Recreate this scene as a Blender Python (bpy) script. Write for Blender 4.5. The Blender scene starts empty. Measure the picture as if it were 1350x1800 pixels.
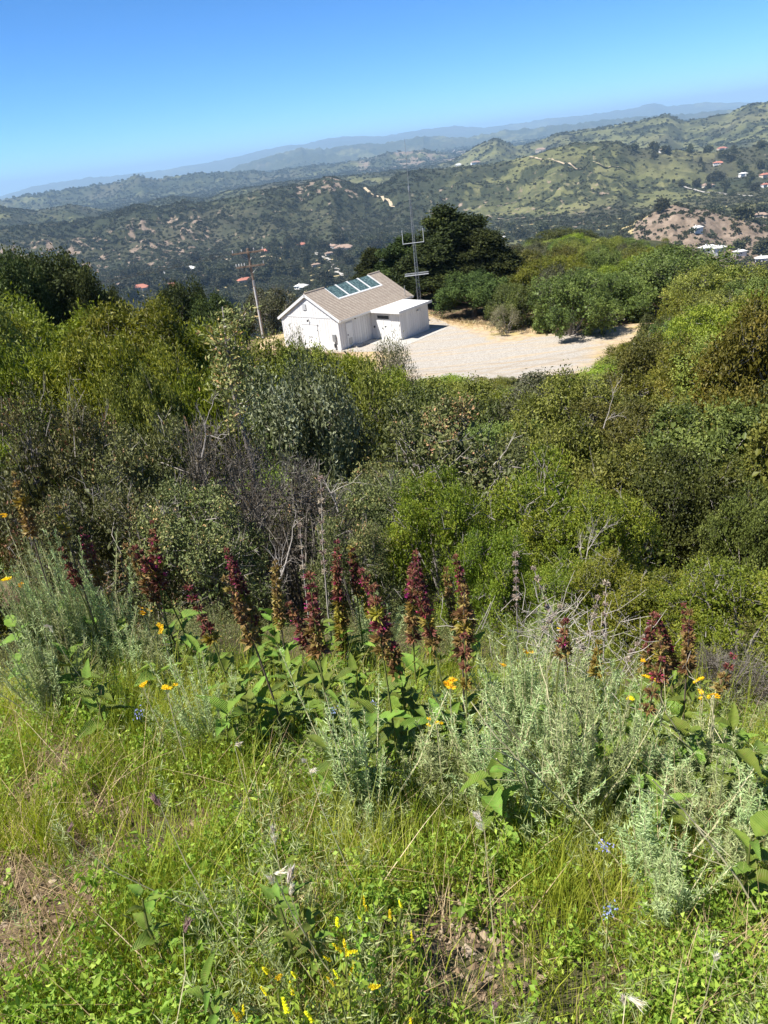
import bpy, bmesh, math
import numpy as np
from mathutils import Matrix, Vector

# ------------------------------------------------------------------ scene, camera, sky, sun
SC = bpy.context.scene
COL = SC.collection
F_PX = 1350.0
PITCH, ROLL = math.radians(25.3), math.radians(7.0)
_f = np.array([0, math.cos(PITCH), -math.sin(PITCH)])
_r0 = np.array([1.0, 0, 0]); _u0 = np.cross(_r0, _f)
_u = math.cos(ROLL)*_u0 + math.sin(ROLL)*_r0
_r = math.cos(ROLL)*_r0 - math.sin(ROLL)*_u0
cam_d = bpy.data.cameras.new('camera')
cam = bpy.data.objects.new('camera', cam_d); COL.objects.link(cam)
cam.matrix_world = Matrix(((_r[0], _u[0], -_f[0], 0), (_r[1], _u[1], -_f[1], 0), (_r[2], _u[2], -_f[2], 0), (0, 0, 0, 1)))
cam_d.sensor_fit = 'VERTICAL'; cam_d.sensor_height = 36.0; cam_d.sensor_width = 36.0
cam_d.lens = 36.0*F_PX/1800.0
cam_d.clip_start = 0.05; cam_d.clip_end = 200000
SC.camera = cam
SC.render.resolution_x = 768; SC.render.resolution_y = 1024

SUN_EL, SUN_AZ = math.radians(58), math.radians(-112)      # azimuth from +Y, clockwise
world = bpy.data.worlds.new('World'); SC.world = world; world.use_nodes = True
wn = world.node_tree; wn.nodes.clear()
wo = wn.nodes.new('ShaderNodeOutputWorld'); bg = wn.nodes.new('ShaderNodeBackground'); sky = wn.nodes.new('ShaderNodeTexSky')
sky.sky_type = 'NISHITA'; sky.sun_disc = False
sky.sun_elevation = SUN_EL; sky.sun_rotation = SUN_AZ
sky.altitude = 400; sky.air_density = 0.36; sky.dust_density = 0.0; sky.ozone_density = 8.0
bg.inputs['Strength'].default_value = 0.118
hs = wn.nodes.new('ShaderNodeHueSaturation'); hs.inputs['Saturation'].default_value = 1.14; hs.inputs['Value'].default_value = 1.0; hs.inputs['Hue'].default_value = 0.494
wn.links.new(sky.outputs[0], hs.inputs['Color']); wn.links.new(hs.outputs[0], bg.inputs[0]); wn.links.new(bg.outputs[0], wo.inputs[0])
sd = bpy.data.lights.new('sun', 'SUN'); sd.energy = 4.6; sd.angle = math.radians(0.53); sd.color = (1.0, 0.955, 0.88)
so = bpy.data.objects.new('sun', sd); COL.objects.link(so)
sv = Vector((math.sin(SUN_AZ)*math.cos(SUN_EL), math.cos(SUN_AZ)*math.cos(SUN_EL), math.sin(SUN_EL)))
so.rotation_euler = sv.to_track_quat('Z', 'Y').to_euler(); so.location = (-30, -20, 60)
SC.view_settings.view_transform = 'Standard'; SC.view_settings.look = 'None'
SC.view_settings.gamma = 1.0; SC.view_settings.use_curve_mapping = False
SC.view_settings.exposure = 1.12
SC.render.engine = 'CYCLES'
SC.cycles.max_bounces = 6; SC.cycles.diffuse_bounces = 3; SC.cycles.transmission_bounces = 4
SC.cycles.volume_bounces = 0; SC.cycles.transparent_max_bounces = 8

# ------------------------------------------------------------------ object helpers
def tag(o, label=None, cat=None, group=None, kind=None):
    if label: o['label'] = label
    if cat: o['category'] = cat
    if group: o['group'] = group
    if kind: o['kind'] = kind
    return o
def link(name, mesh, parent=None):
    o = bpy.data.objects.new(name, mesh); COL.objects.link(o)
    if parent is not None: o.parent = parent
    return o
def empty(name, loc=(0, 0, 0), rz=0.0, scale=1.0):
    o = bpy.data.objects.new(name, None); COL.objects.link(o)
    o.location = loc; o.rotation_euler = (0, 0, rz)
    o.scale = (scale,)*3 if np.isscalar(scale) else scale
    o.empty_display_size = 0.2
    return o
def mesh_np(name, V, F, mat, tint=None, smooth=False, attrs=None):
    """F: (n,3) or (n,4) int array or a list of both kinds of arrays"""
    V = np.asarray(V, np.float32)
    Fs = F if isinstance(F, list) else [F]
    Fs = [np.asarray(f, np.int32) for f in Fs if len(f)]
    me = bpy.data.meshes.new(name)
    nl = sum(f.size for f in Fs); nf = sum(len(f) for f in Fs)
    me.vertices.add(len(V)); me.vertices.foreach_set('co', V.ravel())
    me.loops.add(nl); me.loops.foreach_set('vertex_index', np.concatenate([f.ravel() for f in Fs]))
    tot = np.concatenate([np.full(len(f), f.shape[1], np.int32) for f in Fs])
    me.polygons.add(nf)
    me.polygons.foreach_set('loop_start', np.concatenate([[0], np.cumsum(tot)[:-1]]).astype(np.int32))
    me.polygons.foreach_set('loop_total', tot)
    me.polygons.foreach_set('use_smooth', np.full(nf, bool(smooth)))
    me.update(calc_edges=True)
    if tint is not None:
        a = me.attributes.new('tint', 'FLOAT', 'FACE'); a.data.foreach_set('value', np.asarray(tint, np.float32))
    for k, v in (attrs or {}).items():
        a = me.attributes.new(k, 'FLOAT', 'POINT'); a.data.foreach_set('value', np.asarray(v, np.float32))
    if mat is not None: me.materials.append(mat)
    return me

# ------------------------------------------------------------------ noise
_prm = np.random.default_rng(7).permutation(512).astype(np.int64)
_prm = np.concatenate([_prm]*3)
_g = np.random.default_rng(8).normal(size=(512, 2)); _g /= np.linalg.norm(_g, axis=1)[:, None]
def noise(x, y):
    x = np.asarray(x, float); y = np.asarray(y, float)
    xi = np.floor(x).astype(np.int64); yi = np.floor(y).astype(np.int64)
    xf = x-xi; yf = y-yi
    u = xf*xf*xf*(xf*(xf*6-15)+10); v = yf*yf*yf*(yf*(yf*6-15)+10)
    def gr(i, j):
        h = _prm[_prm[(xi+i) & 511]+((yi+j) & 511)]
        g = _g[h]
        return g[..., 0]*(xf-i)+g[..., 1]*(yf-j)
    a = gr(0, 0); b = gr(1, 0); c = gr(0, 1); d = gr(1, 1)
    return 1.5*((a*(1-u)+b*u)*(1-v)+(c*(1-u)+d*u)*v)
def fbm(x, y, o=4, g=0.5):
    s = 0; a = 1.0
    for k in range(o):
        s = s+a*noise(x*2**k+17.3*k, y*2**k-9.1*k); a *= g
    return s
def ridged(x, y, o=5, g=0.5):
    s = 0; a = 1.0; w = 1.0
    for k in range(o):
        n = 1-np.abs(noise(x*2**k+31.7*k, y*2**k+5.9*k)); n = n*n
        s = s+a*w*n; w = np.clip(n*1.4, 0, 1); a *= g
    return s/1.9

# ------------------------------------------------------------------ terrain height
NR = np.array([0, .5, 1.5, 2.5, 3.5, 5, 7, 10, 15, 20, 30, 40, 48, 56, 75, 90, 120, 160, 220, 300, 500, 900.])
NA = np.array([-60, -30, -20, -10, 0, 10, 20, 30, 60.])
NZ = np.array([
 [-1.6, -1.6, -1.66, -1.80, -2.1, -2.8, -3.7, -4.8, -5.3, -5.5, -5.8, -6.4, -7.5, -10, -16, -22, -32, -48, -70, -95, -130, -150],
 [-1.6, -1.6, -1.68, -1.84, -2.15, -2.85, -3.9, -5.0, -5.7, -6.0, -6.3, -6.8, -8, -10.5, -17, -22.5, -33, -50, -75, -100, -135, -150],
 [-1.6, -1.61, -1.74, -1.95, -2.35, -3.1, -4.2, -5.5, -6.7, -7.3, -8.3, -9.3, -10.6, -12.5, -17.5, -23, -35, -58, -85, -108, -140, -150],
 [-1.6, -1.62, -1.80, -2.08, -2.52, -3.35, -4.5, -6.0, -7.9, -9.1, -11, -12.7, -14, -14.8, -15.2, -20, -33, -55, -85, -112, -142, -150],
 [-1.6, -1.62, -1.85, -2.18, -2.65, -3.5, -4.7, -6.2, -8.2, -9.4, -11.3, -13.2, -14.6, -15, -15, -16.5, -24, -40, -70, -105, -140, -150],
 [-1.6, -1.63, -1.90, -2.28, -2.78, -3.6, -4.75, -6.1, -7.9, -8.9, -11, -13.0, -14.6, -15, -15, -15.3, -17, -20, -42, -80, -120, -140],
 [-1.6, -1.63, -1.95, -2.38, -2.92, -3.7, -4.75, -5.9, -7.3, -8.1, -10, -12.4, -14, -15, -15.8, -16.2, -18, -21, -40, -70, -110, -140],
 [-1.6, -1.63, -1.95, -2.4, -2.95, -3.7, -4.7, -5.8, -7.0, -7.6, -9.2, -11.1, -12.7, -14.3, -16, -18.0, -23, -31, -48, -80, -115, -140],
 [-1.55, -1.6, -1.9, -2.4, -2.9, -3.6, -4.4, -5.4, -6.6, -7.2, -9, -11, -13, -15, -19, -23, -30, -40, -60, -90, -120, -140]])
RIDGES = {
  'blue': (24000, [(-23.96, -61.9), (-22.0, -67.7), (-19.85, 102.6), (-16.71, 131.3), (-13.13, 101.6), (-10.15, 133.5), (-7.49, 182.8), (-4.79, 289.2), (-2.85, 344.7), (0.23, 376.1), (3.27, 292.8), (5.57, 300.9), (7.84, 308.4), (9.7, 164.1), (11.56, 189.2), (13.76, 196.3), (16.98, 178.9), (19.07, 185.4), (20.43, 252.0), (21.45, 121.3), (23.43, 127.9), (25.36, 30.3), (26.95, -100.7), (29.08, -182.3)]),
  'purple': (12000, [(-8.47, -134.2), (-6.7, 0.1), (-4.31, 68.2), (-2.54, 121.8), (-1.04, 72.5), (0.93, 77.8), (3.22, 46.4), (5.73, 74.9), (8.58, -6.2), (11.07, 21.4), (14.19, 4.2), (15.99, 10.1), (19.53, -13.2), (22.14, -49.5), (25.39, -63.2), (28.49, -88.8)]),
  'third': (6500, [(-24.02, -38.2), (-22.05, -40.1), (-19.43, -19.9), (-17.55, -22.4), (-15.56, -22.2), (-14.23, -12.6), (-13.44, 16.1), (-12.27, -38.5), (-10.56, -21.5), (-7.54, -40.9), (-4.72, -77.3), (-2.54, -73.1), (0.17, -79.4), (3.15, -45.2), (5.65, -52.8), (8.13, -127.4), (11.49, -157.1), (18.77, -131.2), (28.64, -216.2)]),
  'fourth': (4200, [(-0.19, -163.8), (3.8, -117.4), (6.14, -115.3), (7.54, -103.3), (9.11, -51.9), (10.45, -22.4), (11.77, -68.3), (13.44, -56.7), (14.55, -33.4), (16.74, -31.8), (18.5, -29.4), (19.88, -17.1), (21.27, -9.9), (22.3, -49.1), (23.45, -47.0), (24.77, -39.7), (25.85, -10.3), (26.94, -10.8), (29.06, -14.2)]),
  'low': (3200, [(-24.19, -49.0), (-22.16, -39.5), (-20.3, -71.9), (-17.96, -65.7), (-15.49, -106.6), (-11.66, -79.8), (-9.48, -104.5), (-6.72, -82.8), (-3.22, -81.4), (-0.1, -85.1), (3.81, -85.5), (6.85, -128.1)]),
  'main': (2100, [(-24.57, -75.6), (-22.56, -73.6), (-20.51, -73.9), (-18.25, -82.5), (-16.41, -77.2), (-14.65, -66.1), (-13.9, -63.1), (-12.47, -73.5), (-10.92, -67.4), (-9.42, -76.8), (-6.86, -68.2), (-4.86, -63.6), (-2.92, -65.2), (-0.91, -52.5), (0.62, -73.3), (1.94, -92.0), (2.95, -81.6), (3.78, -66.5), (5.54, -64.4), (7.51, -64.5), (9.42, -69.5), (11.36, -66.8), (13.06, -58.2), (14.54, -47.7), (15.99, -44.8), (18.35, -50.5), (19.59, -73.7), (21.36, -80.5), (23.91, -96.1), (27.15, -88.2), (29.32, -92.9)]),
  'quarry': (980, [(16.67, -137.4), (18.17, -123.5), (20.68, -102.8), (22.08, -97.0), (23.65, -101.0), (24.89, -112.7), (26.59, -120.1), (27.62, -127.1), (29.98, -145.8)]),
}
RPAR = {'blue': (.10, .06, 60.), 'purple': (.10, .06, 30.), 'third': (.11, .08, 14.), 'fourth': (.13, .06, 10.), 'low': (.10, .08, 9.), 'main': (.19, .16, 7.), 'quarry': (.24, .14, 4.)}
def near_h(azd, r):
    azc = np.clip(np.where(np.abs(azd) > 60, np.sign(azd)*60, azd), -60, 60)
    rows = np.stack([np.interp(r, NR, NZ[i]) for i in range(len(NA))])
    k = np.clip(np.searchsorted(NA, azc, side='right')-1, 0, len(NA)-2)
    t = (azc-NA[k])/(NA[k+1]-NA[k]); t = t*t*(3-2*t)
    idx = np.arange(len(r))
    h = rows[k, idx]*(1-t)+rows[k+1, idx]*t
    # behind the camera the hillside keeps climbing
    back = np.clip((np.abs(azd)-60)/90, 0, 1)
    return h*(1-back)+back*(-1.6+np.minimum(r*0.25, 20+0.02*r))
def _softmax(hs, k):
    m = np.maximum.reduce(hs)
    return m+k*np.log(sum(np.exp((h-m)/k) for h in hs))
def height(x, y):
    x = np.atleast_1d(np.asarray(x, float)); y = np.atleast_1d(np.asarray(y, float))
    sh = x.shape; x = x.ravel(); y = y.ravel()
    r = np.hypot(x, y)+1e-6; azd = np.degrees(np.arctan2(x, y))
    h = near_h(azd, np.minimum(r, 900.0))
    # small scale unevenness of the hillside, none on the levelled yard
    pad = np.clip((7.5-np.hypot((x-4)/4.2, (y-60)/2.6))/1.5, 0, 1)
    amp = np.clip(r/12, 0.25, 1)*(1-pad)*np.clip((140-r)/60, 0, 1)
    h = h+amp*(0.28*fbm(x/3.1, y/3.1, 3)+0.05*noise(x/0.35, y/0.35))*np.clip(r/2, .35, 1)
    h = h+0.012*noise(x*9, y*9)*(r < 6)
    far = r > 250
    if far.any():
        rf = r[far]; af = azd[far]; lr = np.log(rf)*6.0; aa = np.radians(af)*6.0
        wob = 0.05*noise(aa*0.7+3, lr*0.7)
        floor = np.interp(rf, [250, 900, 2500, 4000, 8000, 16000, 50000], [-150, -150, -150, -135, -115, -100, -110.])
        floor = np.where(rf < 900, h[far], floor)
        hs = []; crest = np.zeros_like(rf)
        for nm, (rr, pl) in RIDGES.items():
            p = np.array(pl); zi = np.interp(af, p[:, 0], p[:, 1])
            edge = np.clip((np.minimum(af-p[0, 0], p[-1, 0]-af)+3)/3, 0, 1)
            if nm in ('blue', 'third', 'main', 'fourth', 'low'): edge = np.ones_like(af)
            sf, sb, kk = RPAR[nm]
            ri = rr*(1+wob*(0.5 if nm != 'quarry' else 0.3))
            d = rf-ri; w = 0.025*rr
            ad = np.sqrt(d*d+w*w)-w
            hh = zi-np.where(d < 0, sf, sb)*ad
            hh = np.where(edge > 0, hh*edge+(1-edge)*(-160), -400)
            hs.append(hh)
            crest = np.maximum(crest, np.exp(-(d/(0.05*rr))**2)*edge)
        hr = _softmax([floor]+hs, 5.0)
        rel = np.clip((hr-floor)/(25+rf*0.004), 0, 1)
        scale = 1+np.clip(rf-2800, 0, None)/2400
        g = ridged(aa*2.1+4+0.5*noise(aa*3, lr*3), lr*1.9, 6, 0.52)
        amp = (21*scale+9*np.clip(1-np.abs(rf-1900)/900, 0, 1))*np.clip(rel, .25*(rf > 4500), 1)*(1-0.72*crest)
        g2 = ridged(aa*7+11, lr*6+2, 5, .55)
        hr = hr+np.clip((rf-4300)/1500, 0, 1)*22*scale*(g2-.75)*(1-.5*crest)*np.clip(rel+.3, 0, 1)*np.clip((20000-rf)/8000, .35, 1)
        hr = hr+amp*(g-0.78)+rel*crest*1.4*scale*noise(aa*30, lr*30)
        hr = hr+np.clip(rf/1000, .3, 3)*1.2*fbm(aa*9, lr*9, 3)
        t = np.clip((rf-250)/350, 0, 1)
        h[far] = h[far]*(1-t)+hr*t
    return h.reshape(sh)
# ------------------------------------------------------------------ material helper
class NT:
    def __init__(s, name):
        s.m = bpy.data.materials.new(name); s.m.use_nodes = True
        s.t = s.m.node_tree; s.t.nodes.clear()
        s.out = s.t.nodes.new('ShaderNodeOutputMaterial')
    def n(s, typ, ins=None, **kw):
        nd = s.t.nodes.new(typ)
        for k, v in kw.items(): setattr(nd, k, v)
        for k, v in (ins or {}).items():
            sock = nd.inputs[k]
            if isinstance(v, bpy.types.NodeSocket): s.t.links.new(v, sock)
            elif isinstance(v, tuple) and len(v) == 3 and sock.type == 'RGBA': sock.default_value = (*v, 1)
            else: sock.default_value = v
        return nd
    def math(s, op, a, b=0.0, clamp=False):
        return s.n('ShaderNodeMath', {0: a, 1: b}, operation=op, use_clamp=clamp).outputs[0]
    def pos(s): return s.n('ShaderNodeNewGeometry').outputs['Position']
    def obj(s): return s.n('ShaderNodeTexCoord').outputs['Object']
    def noise(s, scale, vec=None, detail=4, rough=0.55, dist=0.0):
        i = {'Scale': scale, 'Detail': detail, 'Roughness': rough, 'Distortion': dist}
        if vec is not None: i['Vector'] = vec
        return s.n('ShaderNodeTexNoise', i).outputs['Fac']
    def ramp(s, fac, stops):
        r = s.n('ShaderNodeValToRGB', {0: fac}); cr = r.color_ramp
        while len(cr.elements) > 1: cr.elements.remove(cr.elements[-1])
        cr.elements[0].position = stops[0][0]
        c = stops[0][1]; cr.elements[0].color = (*c, 1) if len(c) == 3 else c
        for p, c in stops[1:]:
            e = cr.elements.new(p); e.color = (*c, 1) if len(c) == 3 else c
        return r.outputs[0]
    def step(s, x, lo, hi):
        return s.n('ShaderNodeMapRange', {0: x, 1: lo, 2: hi, 3: 0.0, 4: 1.0}).outputs[0]
    def mix(s, f, a, b):
        m = s.n('ShaderNodeMix', data_type='RGBA')
        for k, v in ((0, f), (6, a), (7, b)):
            if isinstance(v, bpy.types.NodeSocket): s.t.links.new(v, m.inputs[k])
            else: m.inputs[k].default_value = (*v, 1) if isinstance(v, tuple) else v
        return m.outputs[2]
    def attr(s, name): return s.n('ShaderNodeAttribute', attribute_name=name).outputs['Fac']
    def bsdf(s, col, rough=0.7, spec=0.3, bump=None, bstr=0.5, bdist=0.02, metal=0.0):
        i = {'Base Color': col, 'Roughness': rough, 'Specular IOR Level': spec, 'Metallic': metal}
        if bump is not None:
            i['Normal'] = s.n('ShaderNodeBump', {'Height': bump, 'Strength': bstr, 'Distance': bdist}).outputs[0]
        return s.n('ShaderNodeBsdfPrincipled', i).outputs[0]
    def done(s, sh):
        s.t.links.new(sh, s.out.inputs[0]); return s.m

def leaf_mat(name, stops, trans=0.28, rough=0.55, spec=0.28, objvar=0.25):
    n = NT(name)
    col = n.ramp(n.attr('tint'), stops)
    rnd = n.n('ShaderNodeObjectInfo').outputs['Random']
    hsv = n.n('ShaderNodeHueSaturation', {'Hue': n.math('ADD', n.math('MULTIPLY', rnd, 0.05), 0.475),
              'Value': n.math('ADD', n.math('MULTIPLY', rnd, objvar*1.6), 1-objvar*0.8), 'Color': col})
    c = hsv.outputs[0]
    b = n.bsdf(c, rough, spec)
    t = n.n('ShaderNodeBsdfTranslucent', {'Color': n.mix(0.5, c, n.n('ShaderNodeHueSaturation', {'Saturation': 1.15, 'Value': 1.5, 'Color': c}).outputs[0])}).outputs[0]
    return n.done(n.n('ShaderNodeMixShader', {0: trans, 1: b, 2: t}).outputs[0])
def plain_mat(name, c1, c2, scale=8.0, rough=0.75, spec=0.25, bump=0.2, bd=0.002, metal=0.0):
    n = NT(name); f = n.noise(scale, n.obj(), 5)
    return n.done(n.bsdf(n.mix(n.step(f, 0.3, 0.7), c1, c2), rough, spec, f, bump, bd, metal))

# ------------------------------------------------------------------ ground and hills
def smooth01(x, a, b): return np.clip((x-a)/(b-a), 0, 1)
def zone(az, r, a0, a1, r0, r1, fa=1.2, fr=0.08):
    return (smooth01(az, a0-fa, a0)*(1-smooth01(az, a1, a1+fa))*smooth01(r, r0*(1-fr), r0)*(1-smooth01(r, r1, r1*(1+fr))))
def covers(x, y):
    r = np.hypot(x, y)+1e-6; az = np.degrees(np.arctan2(x, y)); lr = np.log(r)*6; aa = np.radians(az)*6
    n1 = fbm(aa*5, lr*5, 4); n2 = fbm(aa*14+9, lr*14, 4); n3 = fbm(aa*2+40, lr*2+3, 3)
    rock = 0.8*zone(az, r, -24, -10, 1450, 1900)*smooth01(n2+0.5*n1, 0.0, 0.4)
    rock = np.maximum(rock, 0.85*zone(az, r, -3.4, 0.6, 1950, 2120, .6, .03)*smooth01(n2, -.05, .2))
    rock = np.maximum(rock, 0.6*zone(az, r, 6, 18, 1350, 1800)*smooth01(n2, 0.1, .4))
    rock = np.maximum(rock, 1.0*zone(az, r, 19.8, 27.5, 780, 1005, .8, .04)*smooth01(n2+n1, -1.2, -0.7))
    rock = np.maximum(rock, .45*smooth01(n2-.3*n3, .42, .7)*(r < 3000))
    rock = np.maximum(rock, .8*zone(az, r, 1.5, 8.5, 5200, 9000, 1)*smooth01(n1, -.1, .3))
    grass = 0.8*zone(az, r, 7.5, 40, 3000, 4700)*smooth01(n1, -0.45, 0.1)
    grass = np.maximum(grass, 0.85*zone(az, r, 8.5, 24, 1450, 2150)*smooth01(n3+.6*n2, -.25, .25))
    grass = np.maximum(grass, 0.6*smooth01(n3+.5*n1, .1, .45)*(r > 900)*(1-.8*zone(az, r, -40, 6, 1100, 2200)))
    grass = np.maximum(grass, 0.75*zone(az, r, -1, 10, 2200, 3600)*smooth01(n1, -.2, .3))
    dry = zone(az, r, 19.5, 26, 960, 1010, .6, .02)+smooth01(n2, .45, .6)*zone(az, r, -60, 60, 600, 1450)*.8
    wood = zone(az, r, -60, 60, 500, 1480)*smooth01(n2, -.4, .1)
    wood = np.maximum(wood, .9*zone(az, r, -40, 5, 1350, 2250)*smooth01(n3+.7*n1, -.5, 0))
    return rock*(1-0.3*grass), grass, wood, np.clip(dry, 0, 1)
azs = np.concatenate([np.linspace(-180, -60, 22, endpoint=False), np.linspace(-60, -32, 24, endpoint=False),
                      np.linspace(-32, 34, 540, endpoint=False), np.linspace(34, 60, 24, endpoint=False), np.linspace(60, 180, 23, endpoint=False)])
def rings_mesh(name, rs, mat, cov):
    A, Rr = np.meshgrid(np.radians(azs), rs)
    X = Rr*np.sin(A); Y = Rr*np.cos(A)
    x = X.ravel(); y = Y.ravel(); z = height(x, y)
    na = len(azs); nr = len(rs)
    i = np.arange(nr-1)[:, None]*na+np.arange(na)[None, :]; j = np.arange(nr-1)[:, None]*na+(np.arange(na)+1)[None, :] % na
    Fq = np.stack([i, i+na, j+na, j], -1).reshape(-1, 4)[:, ::-1]
    at = None
    if cov:
        ro, gr, wo_, dr = covers(x, y); at = {'rock': ro, 'grass': gr, 'wood': wo_, 'dry': dr}
    V = np.stack([x, y, z], 1)
    if rs[0] < 0.5:     # close the middle
        V = np.vstack([V, [[0, 0, float(height(0.0, 0.01)[0])]]]); c = len(V)-1
        k = np.arange(na); F3 = np.stack([k, (k+1) % na, np.full(na, c)], 1)[:, ::-1]
        me = mesh_np(name, V, [Fq, F3], mat, None, True)
    else: me = mesh_np(name, V, Fq, mat, None, True, at)
    return tag(link(name, me), kind='structure')

n = NT('soil')
p = n.pos()
f1 = n.noise(3.0, p, 8, .65); f2 = n.noise(35.0, p, 6, .7); f3 = n.noise(0.6, p, 4)
c = n.ramp(f1, [(0.3, (.075, .05, .032)), (.5, (.16, .11, .07)), (.7, (.25, .18, .115))])
c = n.mix(n.math('MULTIPLY', n.step(f2, .45, .7), 0.5), c, (.06, .045, .03))
c = n.mix(n.math('MULTIPLY', n.step(f3, .5, .62), 0.6), c, (.10, .11, .045))
M_SOIL = n.done(n.bsdf(c, .95, .1, n.math('ADD', f1, f2), .8, .02))
n = NT('hill_cover')
p = n.pos()
fa = n.noise(0.012, p, 8, .68); fb = n.noise(0.06, p, 6, .7); fc = n.noise(0.0022, p, 6, .6)
base = n.ramp(fb, [(.3, (.028, .034, .018)), (.5, (.046, .052, .026)), (.62, (.078, .076, .038)), (.75, (.11, .098, .052))])
gr = n.ramp(fa, [(.3, (.085, .092, .040)), (.55, (.15, .15, .064)), (.75, (.22, .20, .095))])
ro = n.ramp(fb, [(.3, (.10, .078, .055)), (.5, (.20, .15, .11)), (.7, (.31, .24, .18))])
def msk(name, lo=.35, hi=.6, w=.5):
    return n.step(n.math('ADD', n.attr(name), n.math('MULTIPLY', n.math('SUBTRACT', fb, .5), w*2)), lo, hi)
base = n.mix(n.math('MULTIPLY', msk('wood', .3, .6), .75), base, n.ramp(fb, [(.35, (.018, .022, .012)), (.65, (.045, .045, .024))]))
col = n.mix(n.math('MULTIPLY', msk('grass'), .9), base, gr)
fd = n.noise(0.0045, p, 8, .72)
col = n.mix(n.math('MULTIPLY', n.step(fd, .47, .56), .7), col, (.030, .036, .022))
col = n.mix(n.math('MULTIPLY', n.step(fc, .5, .7), .35), col, (.16, .13, .085))
col = n.mix(msk('dry', .4, .6, .3), col, (.42, .33, .16))
col = n.mix(msk('rock', .4, .62, .8), col, ro)
M_HILL = n.done(n.bsdf(col, .95, .08, n.math('ADD', fb, n.math('MULTIPLY', fa, 2.0)), .7, 3.0))

rs_near = np.concatenate([np.geomspace(0.3, 4, 60, endpoint=False), np.geomspace(4, 110, 90)])
rs_far = np.concatenate([np.geomspace(110, 600, 30, endpoint=False), np.geomspace(600, 5000, 240, endpoint=False), np.geomspace(5000, 16000, 110, endpoint=False), np.geomspace(16000, 40000, 50)])
ground = rings_mesh('ground', rs_near, M_SOIL, False)
hills = rings_mesh('hills', rs_far, M_HILL, True)

# ------------------------------------------------------------------ air
def box_mesh(name, x0, x1, y0, y1, z0, z1, mat=None):
    V = [(x, y, z) for x in (x0, x1) for y in (y0, y1) for z in (z0, z1)]
    F = [(0, 1, 3, 2), (4, 6, 7, 5), (0, 4, 5, 1), (2, 3, 7, 6), (0, 2, 6, 4), (1, 5, 7, 3)]
    return mesh_np(name, V, np.array(F), mat)
hm = bpy.data.materials.new('haze_air'); hm.use_nodes = True; hm.node_tree.nodes.clear()
hv = hm.node_tree.nodes.new('ShaderNodeVolumePrincipled'); ho = hm.node_tree.nodes.new('ShaderNodeOutputMaterial')
hv.inputs['Color'].default_value = (.50, .75, 1.0, 1); hv.inputs['Density'].default_value = 7.0e-5; hv.inputs['Anisotropy'].default_value = 0.0
hm.node_tree.links.new(hv.outputs[0], ho.inputs['Volume'])
haze = link('haze', box_mesh('haze', -42000, 42000, -42000, 42000, -420, 440, hm)); tag(haze, kind='stuff')
# ------------------------------------------------------------------ small mesh builders
class MB:
    def __init__(s): s.V = []; s.F4 = []; s.F3 = []; s.n = 0; s.T4 = []; s.T3 = []
    def add(s, V, F, t=0.5):
        V = np.asarray(V, float); F = np.asarray(F, int)
        s.V.append(V)
        T = np.full(len(F), t) if np.isscalar(t) else np.asarray(t)
        if F.shape[1] == 4: s.F4.append(F+s.n); s.T4.append(T)
        else: s.F3.append(F+s.n); s.T3.append(T)
        s.n += len(V); return s
    def box(s, x0, x1, y0, y1, z0, z1, t=0.5):
        V = [(x, y, z) for x in (x0, x1) for y in (y0, y1) for z in (z0, z1)]
        return s.add(V, [(0, 1, 3, 2), (4, 6, 7, 5), (0, 4, 5, 1), (2, 3, 7, 6), (0, 2, 6, 4), (1, 5, 7, 3)], t)
    def tube(s, P, R, k=5, t=0.5, cap=True):
        P = np.asarray(P, float); R = np.broadcast_to(np.asarray(R, float), (len(P),))
        T = np.gradient(P, axis=0); T /= np.linalg.norm(T, axis=1)[:, None]+1e-9
        ref = np.array([0.31, 0.95, 0.05]) if abs(T[0, 2]) > .7 else np.array([0.1, 0.05, 1.0])
        A = np.cross(T, ref); A /= np.linalg.norm(A, axis=1)[:, None]+1e-9; B = np.cross(T, A)
        a = np.arange(k)*2*math.pi/k
        V = (P[:, None]+R[:, None, None]*(np.cos(a)[None, :, None]*A[:, None]+np.sin(a)[None, :, None]*B[:, None])).reshape(-1, 3)
        m = len(P); i = np.arange(m-1)[:, None]*k+np.arange(k)[None]; j = np.arange(m-1)[:, None]*k+((np.arange(k)+1) % k)[None]
        s.add(V, np.stack([i, j, j+k, i+k], -1).reshape(-1, 4), t)
        if cap and k >= 4:
            b0 = s.n-len(V); c = s.n; s.V.append(np.array([P[0], P[-1]])); s.n += 2
            F = [(b0+(q+1) % k, b0+q, c) for q in range(k)]+[(b0+(m-1)*k+q, b0+(m-1)*k+(q+1) % k, c+1) for q in range(k)]
            s.F3.append(np.array(F)); s.T3.append(np.full(len(F), t))
        return s
    def mesh(s, name, mat, smooth=False):
        F = []; T = []
        if s.F4: F.append(np.vstack(s.F4)); T.append(np.concatenate(s.T4))
        f3 = [f for f in s.F3 if len(f)]
        if f3: F.append(np.vstack(f3)); T.append(np.concatenate([t for f, t in zip(s.F3, s.T3) if len(f)]))
        return mesh_np(name, np.vstack(s.V), F, mat, np.concatenate(T), smooth)
    def obj(s, name, mat, parent=None, smooth=False): return link(name, s.mesh(name, mat, smooth), parent)
def unit(v): return v/(np.linalg.norm(v, axis=-1, keepdims=True)+1e-9)
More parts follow.
